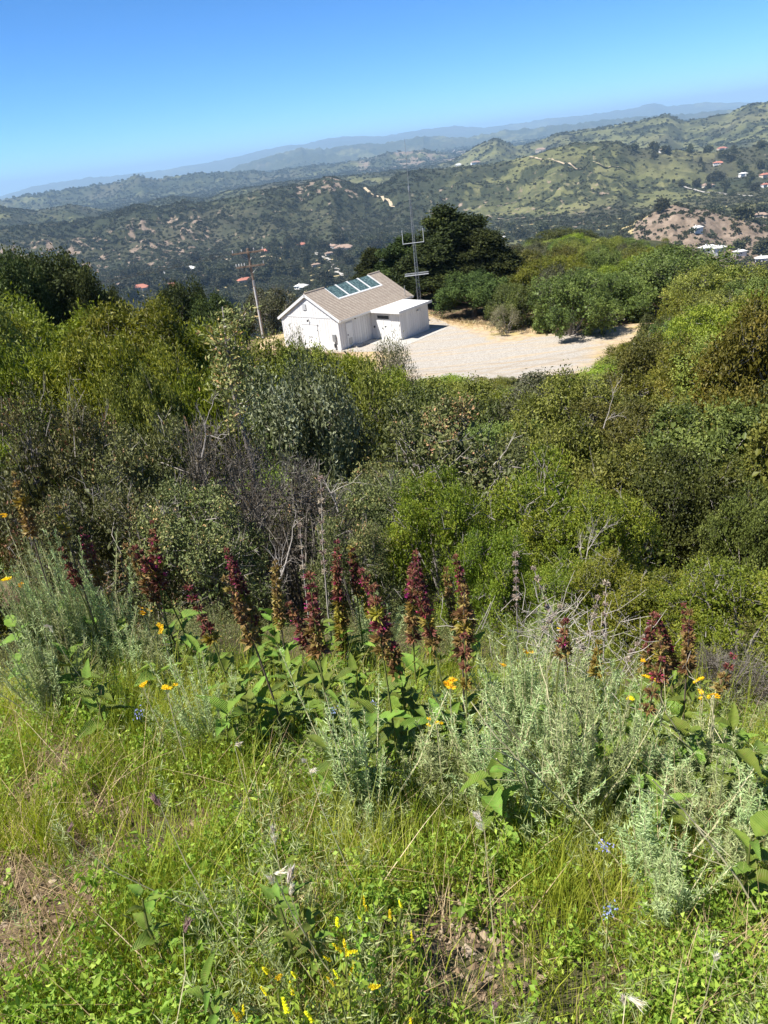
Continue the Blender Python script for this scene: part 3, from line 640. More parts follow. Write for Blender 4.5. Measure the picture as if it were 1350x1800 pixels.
FILL = [('toyon', -1.0, 9.7, 2.1, 2.3), ('willow', 1.2, 14.4, 2.1, 3.3), ('willow', -12.8, 17.6, 2.5, 3.7), ('olive', 5.1, 19.1, 2.2, 3.2), ('willow', -19.6, 34.4, 3.4, 3.6), ('olive', 9.1, 27.9, 1.0, 4.1), ('oak', 3.1, 17.1, 2.2, 3.2), ('oak', 1.6, 20.8, 3.3, 4.5), ('olive', -11.0, 15.2, 2.7, 3.0), ('willow', -10.7, 49.9, 2.9, 3.3), ('yellow', 10.1, 18.3, 3.1, 3.7), ('olive', -7.1, 35.5, 3.0, 3.6), ('willow', -5.6, 7.8, 1.6, 2.4), ('willow', -7.1, 11.1, 2.7, 2.9), ('oak', 17.0, 43.7, 3.1, 3.6), ('willow', -4.8, 20.9, 2.0, 3.1), ('oak', -0.8, 38.8, 2.4, 3.0), ('oak', 4.3, 32.1, 1.7, 3.8), ('willow', -12.3, 27.6, 2.2, 3.4), ('willow', -22.7, 40.5, 2.4, 3.6), ('oak', 9.5, 14.5, 2.5, 3.3), ('olive', 6.0, 9.2, 2.4, 2.7), ('olive', 23.2, 41.6, 2.5, 3.1), ('willow', -4.0, 29.5, 3.1, 4.3), ('willow', -9.5, 41.6, 3.6, 3.8), ('willow', 28.9, 38.4, 2.8, 4.1), ('olive', 20.0, 32.0, 2.8, 3.0), ('willow', 15.2, 20.6, 2.8, 3.1), ('oak', -2.1, 23.6, 3.4, 4.2), ('willow', -25.8, 36.2, 2.3, 3.1), ('olive', 6.5, 16.7, 1.8, 2.7), ('olive', 2.3, 24.6, 2.8, 4.4), ('willow', -8.8, 31.6, 2.6, 3.6), ('olive', -2.3, 47.0, 2.8, 3.6), ('willow', -2.3, 11.4, 2.0, 2.7), ('oak', -1.8, 20.1, 2.9, 3.3), ('willow', -11.6, 44.4, 2.4, 3.5), ('willow', -10.3, 36.2, 2.4, 3.7), ('willow', -25.7, 43.2, 3.2, 3.9), ('olive', 25.9, 44.9, 2.8, 3.5), ('olive', -14.5, 20.6, 2.7, 4.0), ('willow', -13.2, 34.4, 2.9, 3.7), ('willow', 4.3, 36.3, 1.5, 3.3), ('olive', 17.9, 25.1, 2.8, 4.0), ('willow', -9.2, 13.6, 2.7, 2.9), ('willow', -2.3, 16.3, 1.7, 2.2), ('willow', -18.0, 26.3, 2.6, 4.2), ('olive', 20.4, 29.1, 2.8, 4.0), ('willow', -28.5, 39.5, 4.1, 4.4), ('olive', -3.0, 40.8, 2.5, 3.1), ('willow', -18.7, 46.8, 3.0, 4.3), ('brown', 6.0, 22.8, 2.1, 4.2), ('olive', -14.4, 24.2, 3.3, 3.9), ('willow', 4.0, 28.2, 2.2, 3.2), ('yellow', 7.0, 13.4, 1.9, 2.4), ('willow', -7.3, 48.1, 2.8, 4.1), ('olive', -9.5, 17.9, 3.7, 4.3), ('willow', -4.5, 11.1, 1.4, 2.2), ('willow', -14.0, 30.9, 2.9, 3.7), ('oak', 23.5, 38.7, 2.8, 3.7), ('olive', -5.0, 43.2, 3.2, 4.5), ('willow', 10.8, 31.6, 1.3, 4.3), ('willow', -19.7, 30.2, 3.1, 4.2), ('yellow', 13.4, 24.5, 3.0, 3.7), ('willow', -23.7, 33.7, 4.0, 4.4), ('olive', 7.5, 35.2, 1.2, 3.6), ('willow', -21.8, 45.6, 3.3, 3.9), ('willow', -13.9, 38.5, 3.0, 4.4), ('willow', 12.5, 27.4, 2.7, 3.8), ('willow', 22.9, 33.2, 2.1, 3.2), ('willow', -10.2, 21.1, 3.6, 3.8), ('willow', -8.0, 44.7, 2.4, 3.7), ('willow', 14.0, 39.2, 1.8, 3.7), ('olive', 0.3, 34.7, 2.6, 3.1), ('oak', 0.7, 45.4, 1.8, 3.4), ('olive', 25.8, 35.6, 2.8, 4.2), ('willow', -13.8, 49.0, 3.0, 3.9), ('willow', -16.9, 34.0, 2.3, 3.1), ('olive', 21.3, 47.0, 3.2, 4.6), ('willow', -20.1, 41.5, 2.1, 3.1), ('olive', -3.3, 50.6, 2.4, 3.8), ('willow', -15.4, 28.1, 2.4, 3.0), ('oak', 1.0, 42.2, 2.0, 3.8), ('olive', 13.9, 30.2, 2.4, 3.0), ('willow', -22.3, 36.8, 2.2, 3.1), ('yellow', 20.0, 42.8, 2.6, 3.7), ('willow', -7.7, 28.3, 2.3, 3.0), ('brown', 0.1, 27.0, 2.5, 3.6), ('willow', -19.3, 37.6, 2.5, 3.7), ('oak', 30.0, 42.3, 2.8, 3.8), ('olive', 8.4, 11.5, 1.9, 2.8), ('willow', -5.4, 37.8, 2.3, 3.1), ('olive', -7.0, 40.3, 2.8, 3.3), ('willow', 7.5, 30.8, 1.4, 3.8), ('olive', 6.6, 26.3, 1.7, 3.2), ('yellow', 13.4, 18.3, 2.7, 3.4), ('oak', 11.8, 16.1, 2.0, 2.2), ('willow', 20.9, 35.0, 2.8, 3.2), ('willow', -6.6, 13.3, 2.0, 2.6), ('olive', 0.1, 12.5, 1.7, 2.2), ('willow', 16.9, 28.5, 3.0, 4.5), ('olive', 26.2, 41.3, 2.6, 3.6), ('olive', 9.7, 24.8, 2.7, 3.7), ('willow', 17.8, 33.4, 2.7, 3.4), ('willow', -29.2, 42.7, 2.7, 3.1), ('willow', -10.4, 46.9, 3.3, 3.5), ('olive', 12.8, 36.5, 1.6, 3.4), ('willow', -6.7, 51.2, 2.3, 3.0), ('olive', -2.8, 26.5, 2.8, 3.1), ('olive', 6.3, 38.0, 0.9, 3.1), ('olive', 32.1, 101.4, 2.9, 6.2), ('olive', 41.0, 144.5, 1.1, 4.9), ('willow', 32.9, 85.6, 2.9, 4.9), ('brown', 29.3, 72.1, 3.6, 4.8), ('olive', 42.1, 95.0, 1.2, 6.7), ('willow', 22.7, 72.7, 3.5, 5.4), ('olive', 33.2, 55.5, 2.5, 5.8), ('oak', 29.2, 107.4, 3.3, 6.3), ('willow', 35.8, 77.0, 2.2, 6.8), ('willow', 27.4, 77.0, 3.6, 4.9), ('brown', 32.3, 136.1, 0.8, 5.5), ('willow', 36.3, 131.1, 2.0, 6.7), ('oak', 14.1, 161.7, 3.2, 4.5), ('oak', 21.8, 157.6, 1.0, 5.1), ('olive', 3.5, 95.4, 3.6, 6.3), ('yellow', 41.7, 87.1, 1.1, 6.7), ('olive', 5.0, 114.2, 3.5, 5.7), ('brown', 6.3, 143.5, 3.6, 5.4), ('olive', 35.9, 67.1, 1.4, 4.9), ('oak', 18.1, 141.9, 2.4, 5.1), ('olive', 4.9, 121.5, 3.6, 6.6), ('oak', 40.1, 106.9, 1.1, 6.9), ('willow', 45.1, 71.0, 1.3, 4.6), ('olive', 42.0, 148.7, 1.0, 5.4), ('oak', 33.7, 125.1, 2.3, 5.6), ('olive', 26.4, 91.5, 3.6, 6.0), ('oak', 16.3, 93.7, 2.5, 6.9), ('oak', 22.7, 162.4, 1.7, 5.2), ('olive', 32.8, 62.0, 2.2, 5.3), ('brown', 37.2, 91.9, 2.2, 6.1), ('olive', 11.8, 111.2, 3.6, 5.7), ('olive', 32.4, 48.9, 3.3, 6.1), ('oak', 43.1, 66.1, 1.5, 6.8), ('willow', 21.1, 79.7, 3.6, 5.8), ('olive', 37.7, 57.3, 2.2, 5.1), ('oak', 19.7, 151.9, 2.2, 4.8), ('brown', 26.3, 112.9, 2.0, 6.2), ('oak', 19.0, 146.4, 2.2, 5.0), ('olive', 39.4, 136.1, 1.4, 6.6), ('oak', 7.1, 132.1, 3.6, 5.6), ('oak', 9.8, 90.7, 3.4, 4.7), ('oak', 20.2, 109.1, 1.1, 5.0), ('brown', 13.7, 89.3, 3.1, 5.6), ('olive', 29.4, 83.3, 3.6, 5.2), ('oak', 11.4, 138.7, 3.6, 5.0), ('brown', 32.1, 93.2, 3.0, 4.6), ('brown', 9.2, 155.8, 3.6, 5.5), ('brown', 17.7, 67.4, 3.5, 5.0), ('oak', 17.1, 123.6, 1.7, 4.9), ('olive', 7.0, 108.5, 3.6, 6.9), ('brown', 7.8, 151.5, 3.6, 5.4), ('oak', 9.9, 127.1, 3.3, 4.6), ('willow', 16.5, 119.5, 1.8, 4.7), ('brown', 9.5, 100.6, 3.6, 5.4), ('olive', 18.2, 85.3, 3.6, 5.7), ('willow', 18.9, 136.3, 1.4, 6.2), ('willow', 9.4, 123.0, 3.6, 5.2), ('oak', 37.6, 71.9, 1.4, 6.2), ('olive', 40.9, 100.7, 1.4, 6.9), ('willow', 22.4, 51.3, 3.6, 5.2), ('olive', 48.3, 76.1, 0.8, 5.4), ('willow', 9.2, 146.4, 3.6, 4.8), ('olive', 22.9, 85.2, 3.5, 5.0), ('olive', 18.8, 128.5, 1.0, 4.8), ('brown', 13.8, 127.4, 3.6, 5.2), ('willow', 17.1, 72.4, 3.6, 7.0), ('willow', 31.1, 112.5, 2.9, 4.7), ('olive', 41.2, 80.8, 1.0, 6.9), ('willow', 13.4, 132.3, 3.6, 6.1), ('willow', 40.4, 61.6, 1.6, 4.7), ('olive', 40.8, 127.6, 1.2, 6.0), ('willow', 18.5, 114.2, 1.2, 6.0), ('olive', 16.0, 156.9, 3.6, 6.3), ('olive', 15.1, 108.2, 2.3, 4.5), ('willow', 13.1, 150.1, 3.6, 6.4), ('oak', 92.0, 135.7, 0.9, 5.8), ('oak', 26.9, 119.2, 1.4, 5.5), ('olive', 26.0, 97.2, 3.6, 5.4), ('willow', 35.1, 107.1, 2.3, 4.8), ('yellow', 5.8, 138.6, 3.6, 6.7), ('willow', 10.2, 95.2, 3.6, 5.1), ('oak', 14.1, 99.3, 2.7, 5.5), ('olive', 81.5, 143.2, 0.8, 6.4), ('olive', 36.2, 140.5, 1.3, 5.9), ('yellow', 29.5, 123.3, 1.5, 4.7), ('olive', 11.5, 118.9, 3.6, 5.3), ('yellow', 42.9, 75.5, 1.0, 6.3), ('oak', 31.5, 89.4, 3.1, 4.6), ('willow', 35.5, 97.7, 2.2, 5.9), ('oak', 52.0, 78.5, 0.8, 5.2), ('olive', 7.8, 161.6, 3.6, 5.5), ('oak', 49.8, 71.8, 1.0, 5.7), ('oak', 44.7, 91.0, 0.8, 5.0), ('brown', 3.8, 104.4, 3.6, 5.1), ('olive', 5.4, 126.8, 3.6, 5.2), ('brown', 34.7, 81.7, 2.5, 5.1), ('willow', 18.6, 162.2, 3.6, 4.8), ('olive', 18.8, 98.5, 2.2, 4.8), ('olive', 22.7, 116.6, 0.8, 6.0), ('yellow', 30.4, 129.5, 1.1, 6.7), ('oak', 5.6, 90.9, 3.6, 4.8), ('brown', 28.3, 47.4, 3.6, 4.5), ('brown', 12.1, 105.0, 3.3, 4.5), ('oak', 26.6, 102.3, 3.3, 5.0), ('olive', 36.2, 52.2, 2.7, 4.6), ('olive', 16.0, 103.9, 2.0, 5.3), ('oak', 25.2, 81.7, 3.6, 5.1), ('olive', 13.5, 143.5, 3.6, 5.5), ('oak', 30.7, 79.5, 3.0, 4.8), ('olive', 37.2, 146.3, 0.8, 4.6), ('olive', 13.2, 115.3, 3.1, 4.7), ('olive', 42.3, 140.6, 0.9, 4.6)]
SAGES = [(-1.49, 2.944, 1.107, 0.258, 'b'), (-1.367, 3.004, 0.979, 0.141, 'b'), (-1.275, 3.044, 0.885, 0.269, 'm'), (-1.085, 3.082, 0.88, 0.319, 'm'), (-1.003, 3.144, 0.851, 0.216, 'm'), (-0.71, 2.578, 0.64, 0.228, 'm'), (-0.684, 3.228, 0.811, 0.495, 'm'), (-0.544, 2.984, 0.799, 0.383, 'b'), (-0.296, 2.228, 0.8, 0.303, 'm'), (-0.3, 3.286, 0.838, 0.704, 'my'), (-0.194, 3.294, 0.811, 0.253, 'm'), (-0.11, 3.298, 0.837, 0.392, 'y'), (-0.004, 2.422, 0.8, 0.452, 'm'), (0.049, 2.859, 0.8, 0.389, 'm'), (0.155, 3.296, 0.84, 0.678, 'm'), (0.371, 3.279, 0.834, 0.446, 'mb'), (0.188, 2.127, 0.8, 0.246, 'b'), (0.185, 1.99, 0.639, 0.171, 'm'), (0.549, 2.309, 0.64, 0.138, 'm'), (0.697, 2.605, 0.64, 0.16, 'b'), (0.703, 2.307, 0.6, 0.142, 'y'), (1.123, 2.902, 0.64, 0.319, 'm'), (0.709, 1.884, 0.639, 0.171, 'm'), (1.337, 3.017, 0.686, 0.327, 'm'), (1.409, 2.984, 0.669, 0.326, 'm'), (1.113, 2.222, 0.64, 0.162, 'm'), (-0.263, 3.289, 0.685, 0.324, 'b'), (-0.056, 2.035, 0.8, 0.231, 'm'), (0.157, 2.413, 0.8, 0.298, 'm'), (0.286, 3.288, 0.7, 0.334, 'b'), (-0.314, 2.531, 0.64, 0.256, 'm'), (-0.474, 2.278, 0.799, 0.265, 'b'), (-0.742, 3.216, 0.706, 0.304, 'm'), (-1.359, 3.007, 0.812, 0.181, 'm'), (-1.064, 3.124, 0.771, 0.28, 'b'), (1.211, 2.632, 0.64, 0.248, 'b'), (1.012, 2.393, 0.639, 0.227, 'b')]
DRIED = [(-0.36, 3.381, 1.123), (-0.461, 3.369, 0.858), (0.619, 3.343, 0.843), (0.838, 3.295, 0.734), (0.952, 3.264, 0.651), (1.041, 3.237, 0.695), (1.103, 3.216, 0.55), (1.012, 3.246, 0.447), (0.684, 3.331, 0.549)]
YELLOW = [(-1.593, 3.004, 0.915), (-1.664, 2.965, 0.612), (-1.618, 2.99, 0.584), (-1.21, 3.178, 0.424), (-0.857, 2.386, 0.5), (-0.882, 2.139, 0.379), (-0.763, 2.024, 0.419), (0.699, 2.773, 0.499), (0.545, 2.717, 0.38), (0.389, 2.412, 0.419), (0.14, 1.954, 0.499), (0.08, 1.837, 0.379), (0.955, 2.376, 0.419), (0.933, 2.409, 0.5), (1.249, 2.577, 0.38), (1.091, 2.225, 0.419), (1.029, 2.017, 0.5), (0.832, 2.267, 0.379)]
ARTEMISIA = [(-1.567, 3.018, 0.759), (-1.468, 3.067, 0.694), (-1.583, 3.009, 0.532), (-1.382, 3.106, 0.621), (-1.33, 3.129, 0.476), (-1.448, 2.562, 0.5), (-1.511, 3.026, 0.38), (-1.173, 2.96, 0.36), (-0.74, 2.231, 0.42), (-0.168, 1.741, 0.499), (-0.155, 3.396, 0.522), (0.029, 1.92, 0.269), (0.14, 1.912, 0.314), (0.475, 2.69, 0.499), (0.737, 3.319, 0.454), (0.875, 3.285, 0.399), (0.478, 2.374, 0.419), (0.578, 2.176, 0.499), (0.882, 2.825, 0.38), (0.361, 2.343, 0.359), (0.458, 2.014, 0.419), (0.558, 1.837, 0.5), (0.723, 2.048, 0.285), (0.52, 1.966, 0.27), (0.331, 1.78, 0.315), (0.747, 1.967, 0.499), (0.921, 2.089, 0.285), (1.026, 2.058, 0.359), (1.063, 1.883, 0.315), (0.624, 1.496, 0.375), (0.623, 1.372, 0.284), (0.875, 1.509, 0.27), (0.231, 1.881, 0.419), (0.449, 2.376, 0.5), (0.666, 2.739, 0.379), (0.707, 2.405, 0.36), (0.342, 2.001, 0.42), (0.478, 1.801, 0.499), (0.588, 1.872, 0.284), (0.88, 1.895, 0.27), (0.944, 1.755, 0.314), (0.256, 1.835, 0.375), (1.021, 1.692, 0.285), (-1.637, 2.98, 0.635), (-1.49, 3.056, 0.764), (-1.393, 2.935, 0.5), (-1.269, 2.971, 0.378), (-1.424, 2.561, 0.359)]
BROAD = [(-1.161, 2.362, 0.319), (-1.053, 3.233, 0.443), (-0.911, 2.92, 0.279), (-0.652, 2.944, 0.319), (-0.448, 2.441, 0.379), (-0.354, 2.673, 0.28), (-0.207, 2.669, 0.319), (-0.396, 3.349, 0.38), (-0.575, 2.338, 0.279), (-0.242, 1.786, 0.319), (-0.02, 2.37, 0.379), (0.109, 2.213, 0.28), (0.407, 2.619, 0.319), (0.211, 1.653, 0.379), (0.822, 2.212, 0.28), (1.024, 2.64, 0.32), (0.967, 2.065, 0.379), (1.268, 2.319, 0.279), (1.201, 1.996, 0.32), (0.856, 1.402, 0.379), (0.754, 1.727, 0.28), (-0.323, 1.263, 0.318), (-0.327, 1.126, 0.378), (-0.263, 1.127, 0.278), (-0.442, 0.946, 0.319), (-1.685, 2.953, 0.444), (-0.631, 1.195, 0.279), (-0.64, 3.339, 0.465), (0.546, 1.986, 0.378), (-1.04, 2.713, 0.279), (-1.369, 3.066, 0.319), (-1.322, 2.587, 0.38), (-0.038, 2.107, 0.279), (0.642, 1.985, 0.319), (1.066, 1.899, 0.378), (0.968, 1.92, 0.279), (-0.159, 1.827, 0.32), (-0.579, 2.247, 0.379), (-0.417, 2.414, 0.28), (-0.25, 2.205, 0.318), (-0.122, 2.035, 0.379), (0.034, 2.326, 0.28), (-0.287, 3.255, 0.319), (-0.567, 2.953, 0.379), (-0.629, 2.115, 0.279), (0.201, 2.11, 0.319), (0.87, 2.125, 0.379)]
CLOVER = [(-0.333, 0.924, 0.299), (-0.284, 0.887, 0.349), (-0.277, 0.981, 0.26), (-0.211, 0.962, 0.299), (-0.188, 0.898, 0.35), (-0.37, 0.899, 0.26), (-0.311, 0.855, 0.298), (-0.136, 1.026, 0.35), (-0.088, 1.151, 0.259), (-0.101, 0.936, 0.3)]
SEEDS = [(-0.247, 1.369, 0.5), (0.139, 1.27, 0.419), (0.313, 0.824, 0.378), (-1.285, 2.469, 0.5), (-1.515, 3.044, 0.436), (-0.315, 1.119, 0.379), (-0.254, 0.972, 0.5), (-0.319, 1.204, 0.419), (-0.486, 1.657, 0.379), (-0.53, 1.195, 0.499), (-0.754, 1.224, 0.42), (-0.463, 0.973, 0.38), (0.072, 0.726, 0.5), (0.48, 0.856, 0.42)]
BLUE = [(-0.253, 2.065, 0.299), (-0.124, 2.187, 0.3), (0.379, 1.115, 0.299), (0.442, 1.34, 0.299), (-0.88, 2.044, 0.299)]
SOIL = [(-1.26, 2.03, 0.28), (-1.02, 1.86, 0.22), (-1.0, 1.36, 0.26), (-0.91, 1.41, 0.18), (-1.16, 1.59, 0.15), (0.05, 1.33, 0.2), (0.15, 1.41, 0.16), (0.01, 1.17, 0.2), (0.13, 1.16, 0.16), (-0.04, 1.27, 0.12), (-0.7, 1.68, 0.1), (-0.94, 2.05, 0.12)]
SAPLING = [(-1.471, 8.473, 4.048)]
STEMS = [((0.604, 1.854, -2.133), (0.395, 1.766, -1.831), (0.241, 1.741, -1.624), (0.192, 1.817, -1.518)), ((0.576, 1.957, -2.159), (0.44, 1.804, -1.852), (0.31, 1.84, -1.678), (0.24, 1.8, -1.523)), ((0.686, 1.924, -2.169), (0.548, 1.997, -1.956), (0.477, 2.099, -1.806), (0.487, 2.215, -1.711)), ((0.769, 2.045, -2.227), (0.672, 2.144, -2.031), (0.573, 2.159, -1.845), (0.519, 2.063, -1.686)), ((0.875, 1.315, -1.985), (0.796, 1.377, -1.787), (0.668, 1.387, -1.593), (0.571, 1.375, -1.45)), ((1.107, 1.958, -2.249), (0.983, 2.032, -2.058), (0.867, 1.97, -1.856), (0.839, 2.009, -1.74)), ((1.111, 2.05, -2.289), (1.04, 1.98, -2.045), (1.028, 2.022, -1.902), (1.046, 2.057, -1.798)), ((0.541, 1.774, -2.086), (0.429, 1.69, -1.807), (0.31, 1.591, -1.579), (0.219, 1.485, -1.405)), ((0.396, 1.863, -2.056), (0.332, 1.714, -1.792), (0.272, 1.596, -1.578), (0.197, 1.436, -1.384))]
HOUSES = [   # x, y, width, roof, white walls?, label
 (-316, 1173, 26, 'r', 0, 'pinkish tiled house at the left end of the valley, above the left thicket'),
 (-262, 1150, 30, 'r', 0, 'large red roofed villa right of the pinkish tiled one in the left valley'),
 (-225, 1150, 15, 'b', 1, 'small pale house just right of the large red roofed villa'),
 (-359, 1247, 16, 'b', 0, 'small brown roofed house furthest left in the valley'),
 (-273, 1339, 22, 'g', 1, 'white flat looking house above the red roofed villa'),
 (-304, 1306, 12, 'g', 1, 'tiny white house beside the valley road, left of the white one'),
 (-221, 1227, 16, 'b', 0, 'brown house on the bare slope between villa and utility pole'),
 (-154, 1122, 20, 'r', 0, 'red roofed house just left of the utility pole'),
 (-158, 1482, 20, 'r', 0, 'red roofed house above the right arm of the utility pole'),
 (-134, 1498, 12, 'b', 1, 'small pale house right of the one above the pole arm'),
 (-14, 1373, 30, 'b', 0, 'long brown roofed house above the ridge of the shed'),
 (-33, 1415, 16, 'b', 1, 'pale house left of the long one above the shed ridge'),
 (-69, 1004, 16, 'g', 1, 'pale house between the pole and the shed gable'),
 (-37, 1303, 13, 'b', 0, 'small brown house in the trees above the shed'),
 (-86, 1491, 24, 'r', 0, 'reddish house at the foot of the dark rocky ridge'),
 (-56, 1197, 12, 'b', 0, 'small house in trees halfway between shed gable and ridge foot'),
 (885, 3727, 44, 'b', 0, 'tan house on the ridge line right of the conical green hill'),
 (588, 3696, 40, 'b', 1, 'pale house on the spur left of the conical green hill'),
 (545, 3931, 30, 'g', 1, 'pale low house at the left end of the spur'),
 (1286, 2814, 30, 'r', 0, 'tan and red house under the upper right hill crest'),
 (816, 1799, 20, 'r', 1, 'pink roofed house on the upper right slope'),
 (743, 1927, 18, 'b', 1, 'pale house with yellow lawn on the right hand ridge'),
 (724, 1642, 24, 'b', 0, 'long low house in the middle of the right hand slope'),
 (360, 833, 12, 'g', 1, 'small pale shed below the quarry face'),
 (830, 1619, 20, 'r', 0, 'red roofed house at the right edge of the hillside'),
 (784, 1526, 14, 'r', 1, 'small red roofed house just below the one at the right edge'),
 (810, 1668, 16, 'g', 1, 'white house left of the red roofed one at the right edge'),
 (352, 785, 16, 'g', 1, 'white building at the foot of the quarry, left of two'),
 (371, 801, 12, 'g', 1, 'white building at the foot of the quarry, right of two'),
 (373, 716, 13, 'g', 1, 'grey white house lowest at the right edge below the quarry'),
 (579, 1131, 16, 'b', 0, 'tan house with dry yard right of the quarry top'),
 (380, 776, 11, 'g', 1, 'small white house between quarry foot and right edge'),
 (229, 1243, 16, 'g', 1, 'pale building peeking out right of the tall dark trees'),
]
BRANCHES = [  # x, y, z, azimuth, elevation, length, label, seed
 (-.90, 5.15, -2.95, .9, .75, .8, 'grey dead branch leaning right over the dark hollow left of the dried stalk', 1),
 (-2.3, 6.6, -3.1, 1.3, .5, .7, 'pale dead branch in the brown scrub at far left', 2),
 (-1.75, 7.3, -2.6, .3, 1.1, .9, 'upright grey twigs beside the foot of the sapling', 3),
 (1.45, 5.1, -3.35, .5, .85, .75, 'forked bare branch in front of the right bright bush', 4),
 (1.75, 4.9, -3.5, 1.1, .5, .8, 'bare branch slanting right above the right hand spikes', 5),
 (2.15, 4.8, -3.4, .6, .9, .55, 'short bare branch in the fine leaved bush at right', 6),
 (-.45, 6.9, -3.2, -.4, 1.1, .8, 'thin upright dead twigs in front of the silvery shrub', 7),
 (4.6, 14.5, -5.6, .8, .8, 1.3, 'grey bare twigs in the olive shrubs of the right slope', 8),
 (14.5, 36, -10.2, .5, 1.0, 2.2, 'pinkish grey bare shrub at the right end of the yard', 9),
]
def ROAD_ALL():
    road('valley_road', [(-321, 1257), (-288, 1265), (-244, 1244), (-212, 1265), (-173, 1205)], 7, M_ROAD)
    road('dirt_road', [(-226, 1438), (-179, 1424), (-131, 1386)], 12, M_TRACK)
    road('valley_road', [(-62, 1407), (-43, 1276), (-26, 1143), (-18, 1040)], 6, M_ROAD)
    road('dirt_road', [(450, 2011), (498, 1836), (560, 1790), (620, 1785)], 7, M_TRACK)
    road('dirt_road', [(49, 2055), (78, 1974), (114, 1803)], 8, M_TRACK)
    road('valley_road', [(679, 1638), (703, 1548), (707, 1422)], 6, M_ROAD)
HSHORT = ['the pinkish tiled house far left', 'the large red roofed villa at left', 'the small pale house right of the red villa', 'the house furthest left in the valley', 'the white flat house above the red villa', 'the tiny white house on the valley road',
 'the brown house between villa and pole', 'the red roofed house left of the pole', 'the red roofed house above the pole arm', 'the small pale house above the pole arm', 'the long house above the shed ridge', 'the pale house above the shed ridge', 'the pale house between pole and gable', 'the small brown house above the shed',
 'the reddish house under the rocky ridge', 'the small house between gable and ridge foot', 'the tan house on the far ridge', 'the pale house on the far spur', 'the pale low house ending the spur', 'the tan and red house under the right crest', 'the pink roofed house at upper right', 'the pale house with yellow lawn', 'the long low house on the right slope',
 'the small shed below the quarry face', 'the red roofed house at the right edge', 'the small red roofed house at the right edge', 'the white house near the right edge', 'the left building at the quarry foot', 'the right building at the quarry foot', 'the lowest grey white house at right', 'the tan house right of the quarry', 'the small white house right of the quarry foot', 'the pale building behind the dark trees']
# ------------------------------------------------------------------ gravel yard
YARD = [(-2.1, 59.8), (-1.9, 63.1), (-7.5, 66), (-9.5, 72), (-3, 78), (5.2, 77), (7.4, 72), (9, 69.2), (10.5, 67.2), (12.6, 65.2), (14.2, 63.2), (16.2, 61.9), (18.2, 61.4), (20, 60.9), (21.8, 61.0), (23.2, 60.4), (23.2, 57.6), (21.2, 53.6), (19.0, 50.0), (17.3, 46.5), (14.6, 43.2), (10.8, 40.6), (7.5, 40.8), (3.8, 43.6), (1.1, 48.2), (-1.9, 53.7)]
def smooth_poly(P, k=5):
    P = np.array(P, float); n = len(P); o = []
    for i in range(n):
        a, b, c, d = P[i-1], P[i], P[(i+1) % n], P[(i+2) % n]
        for j in range(k):
            t = j/k; o.append(.5*((2*b)+(c-a)*t+(2*a-5*b+4*c-d)*t*t+(-a+3*b-3*c+d)*t**3))
    return np.array(o)
def sheet(name, poly, dz, mat, rough=.35, rings=14):
    P = smooth_poly(poly); n = len(P); c = P.mean(0)
    d = P-c; L = np.linalg.norm(d, axis=1)
    P = c+d*(1+rough/L*fbm(P[:, 0]*.9, P[:, 1]*.9, 3))[:, None]
    V = []; E = []
    for k in range(rings):
        t = 1-k/rings; q = c+(P-c)*t; V.append(q); E.append((1-t)*L)
    V.append(c[None]); E.append(L.mean()[None])
    V = np.vstack(V); z = height(V[:, 0], V[:, 1])
    i = np.arange(rings-1)[:, None]*n+np.arange(n)[None]; j = np.arange(rings-1)[:, None]*n+((np.arange(n)+1) % n)[None]
    F4 = np.stack([i, j, j+n, i+n], -1).reshape(-1, 4); b = (rings-1)*n; k = np.arange(n)
    F3 = np.stack([b+k, b+(k+1) % n, np.full(n, rings*n)], 1)
    me = mesh_np(name, np.column_stack([V, np.maximum(z, -15.0)+dz]), [F4, F3], mat, None, True, {'edge': np.concatenate(E)})
    return tag(link(name, me), kind='structure')
n = NT('gravel_and_dirt'); p = n.pos()
a1 = n.noise(.35, p, 6, .65); a2 = n.noise(9.0, p, 6, .75); a3 = n.noise(2.0, p, 5, .6)
tr = n.n('ShaderNodeTexNoise', {'Vector': n.n('ShaderNodeMapping', {0: p, 2: (0, 0, -.5), 3: (.12, 1.3, 1)}).outputs[0], 'Scale': 1.0, 'Detail': 4}).outputs['Fac']
gravel = n.ramp(a2, [(.3, (.20, .18, .155)), (.5, (.35, .32, .28)), (.7, (.50, .465, .41))])
dirt = n.ramp(a3, [(.3, (.30, .215, .125)), (.55, (.44, .33, .20)), (.75, (.55, .43, .27))])
gravel = n.mix(n.math('MULTIPLY', n.step(tr, .50, .66), .6), gravel, dirt)
m = n.step(n.math('ADD', n.math('MULTIPLY', n.attr('edge'), .22), n.math('MULTIPLY', n.math('SUBTRACT', a1, .5), 2.2)), .50, 1.15)
c = n.mix(m, dirt, gravel)
gr_ = n.math('MULTIPLY', n.math('SUBTRACT', 1.0, m), n.step(n.noise(.9, p, 5), .52, .62))
c = n.mix(n.math('MULTIPLY', gr_, .7), c, (.38, .31, .11))
rut = None
for cx_, cy_, rad in ((4., 26., 27.0), (4., 26., 28.7), (22., 30., 24.0), (22., 30., 25.7), (-6., 34., 22.5)):
    d_ = n.n('ShaderNodeVectorMath', {0: p, 1: (cx_, cy_, -15.0)}, operation='DISTANCE').outputs['Value']
    d_ = n.math('ADD', d_, n.math('MULTIPLY', n.math('SUBTRACT', a1, .5), 1.6))
    k_ = n.math('SUBTRACT', 1.0, n.math('DIVIDE', n.math('ABSOLUTE', n.math('SUBTRACT', d_, rad)), .34), True)
    rut = k_ if rut is None else n.math('MAXIMUM', rut, k_)
c = n.mix(n.math('MULTIPLY', rut, n.math('MULTIPLY', n.step(a3, .3, .6), .6)), c, (.27, .205, .135))
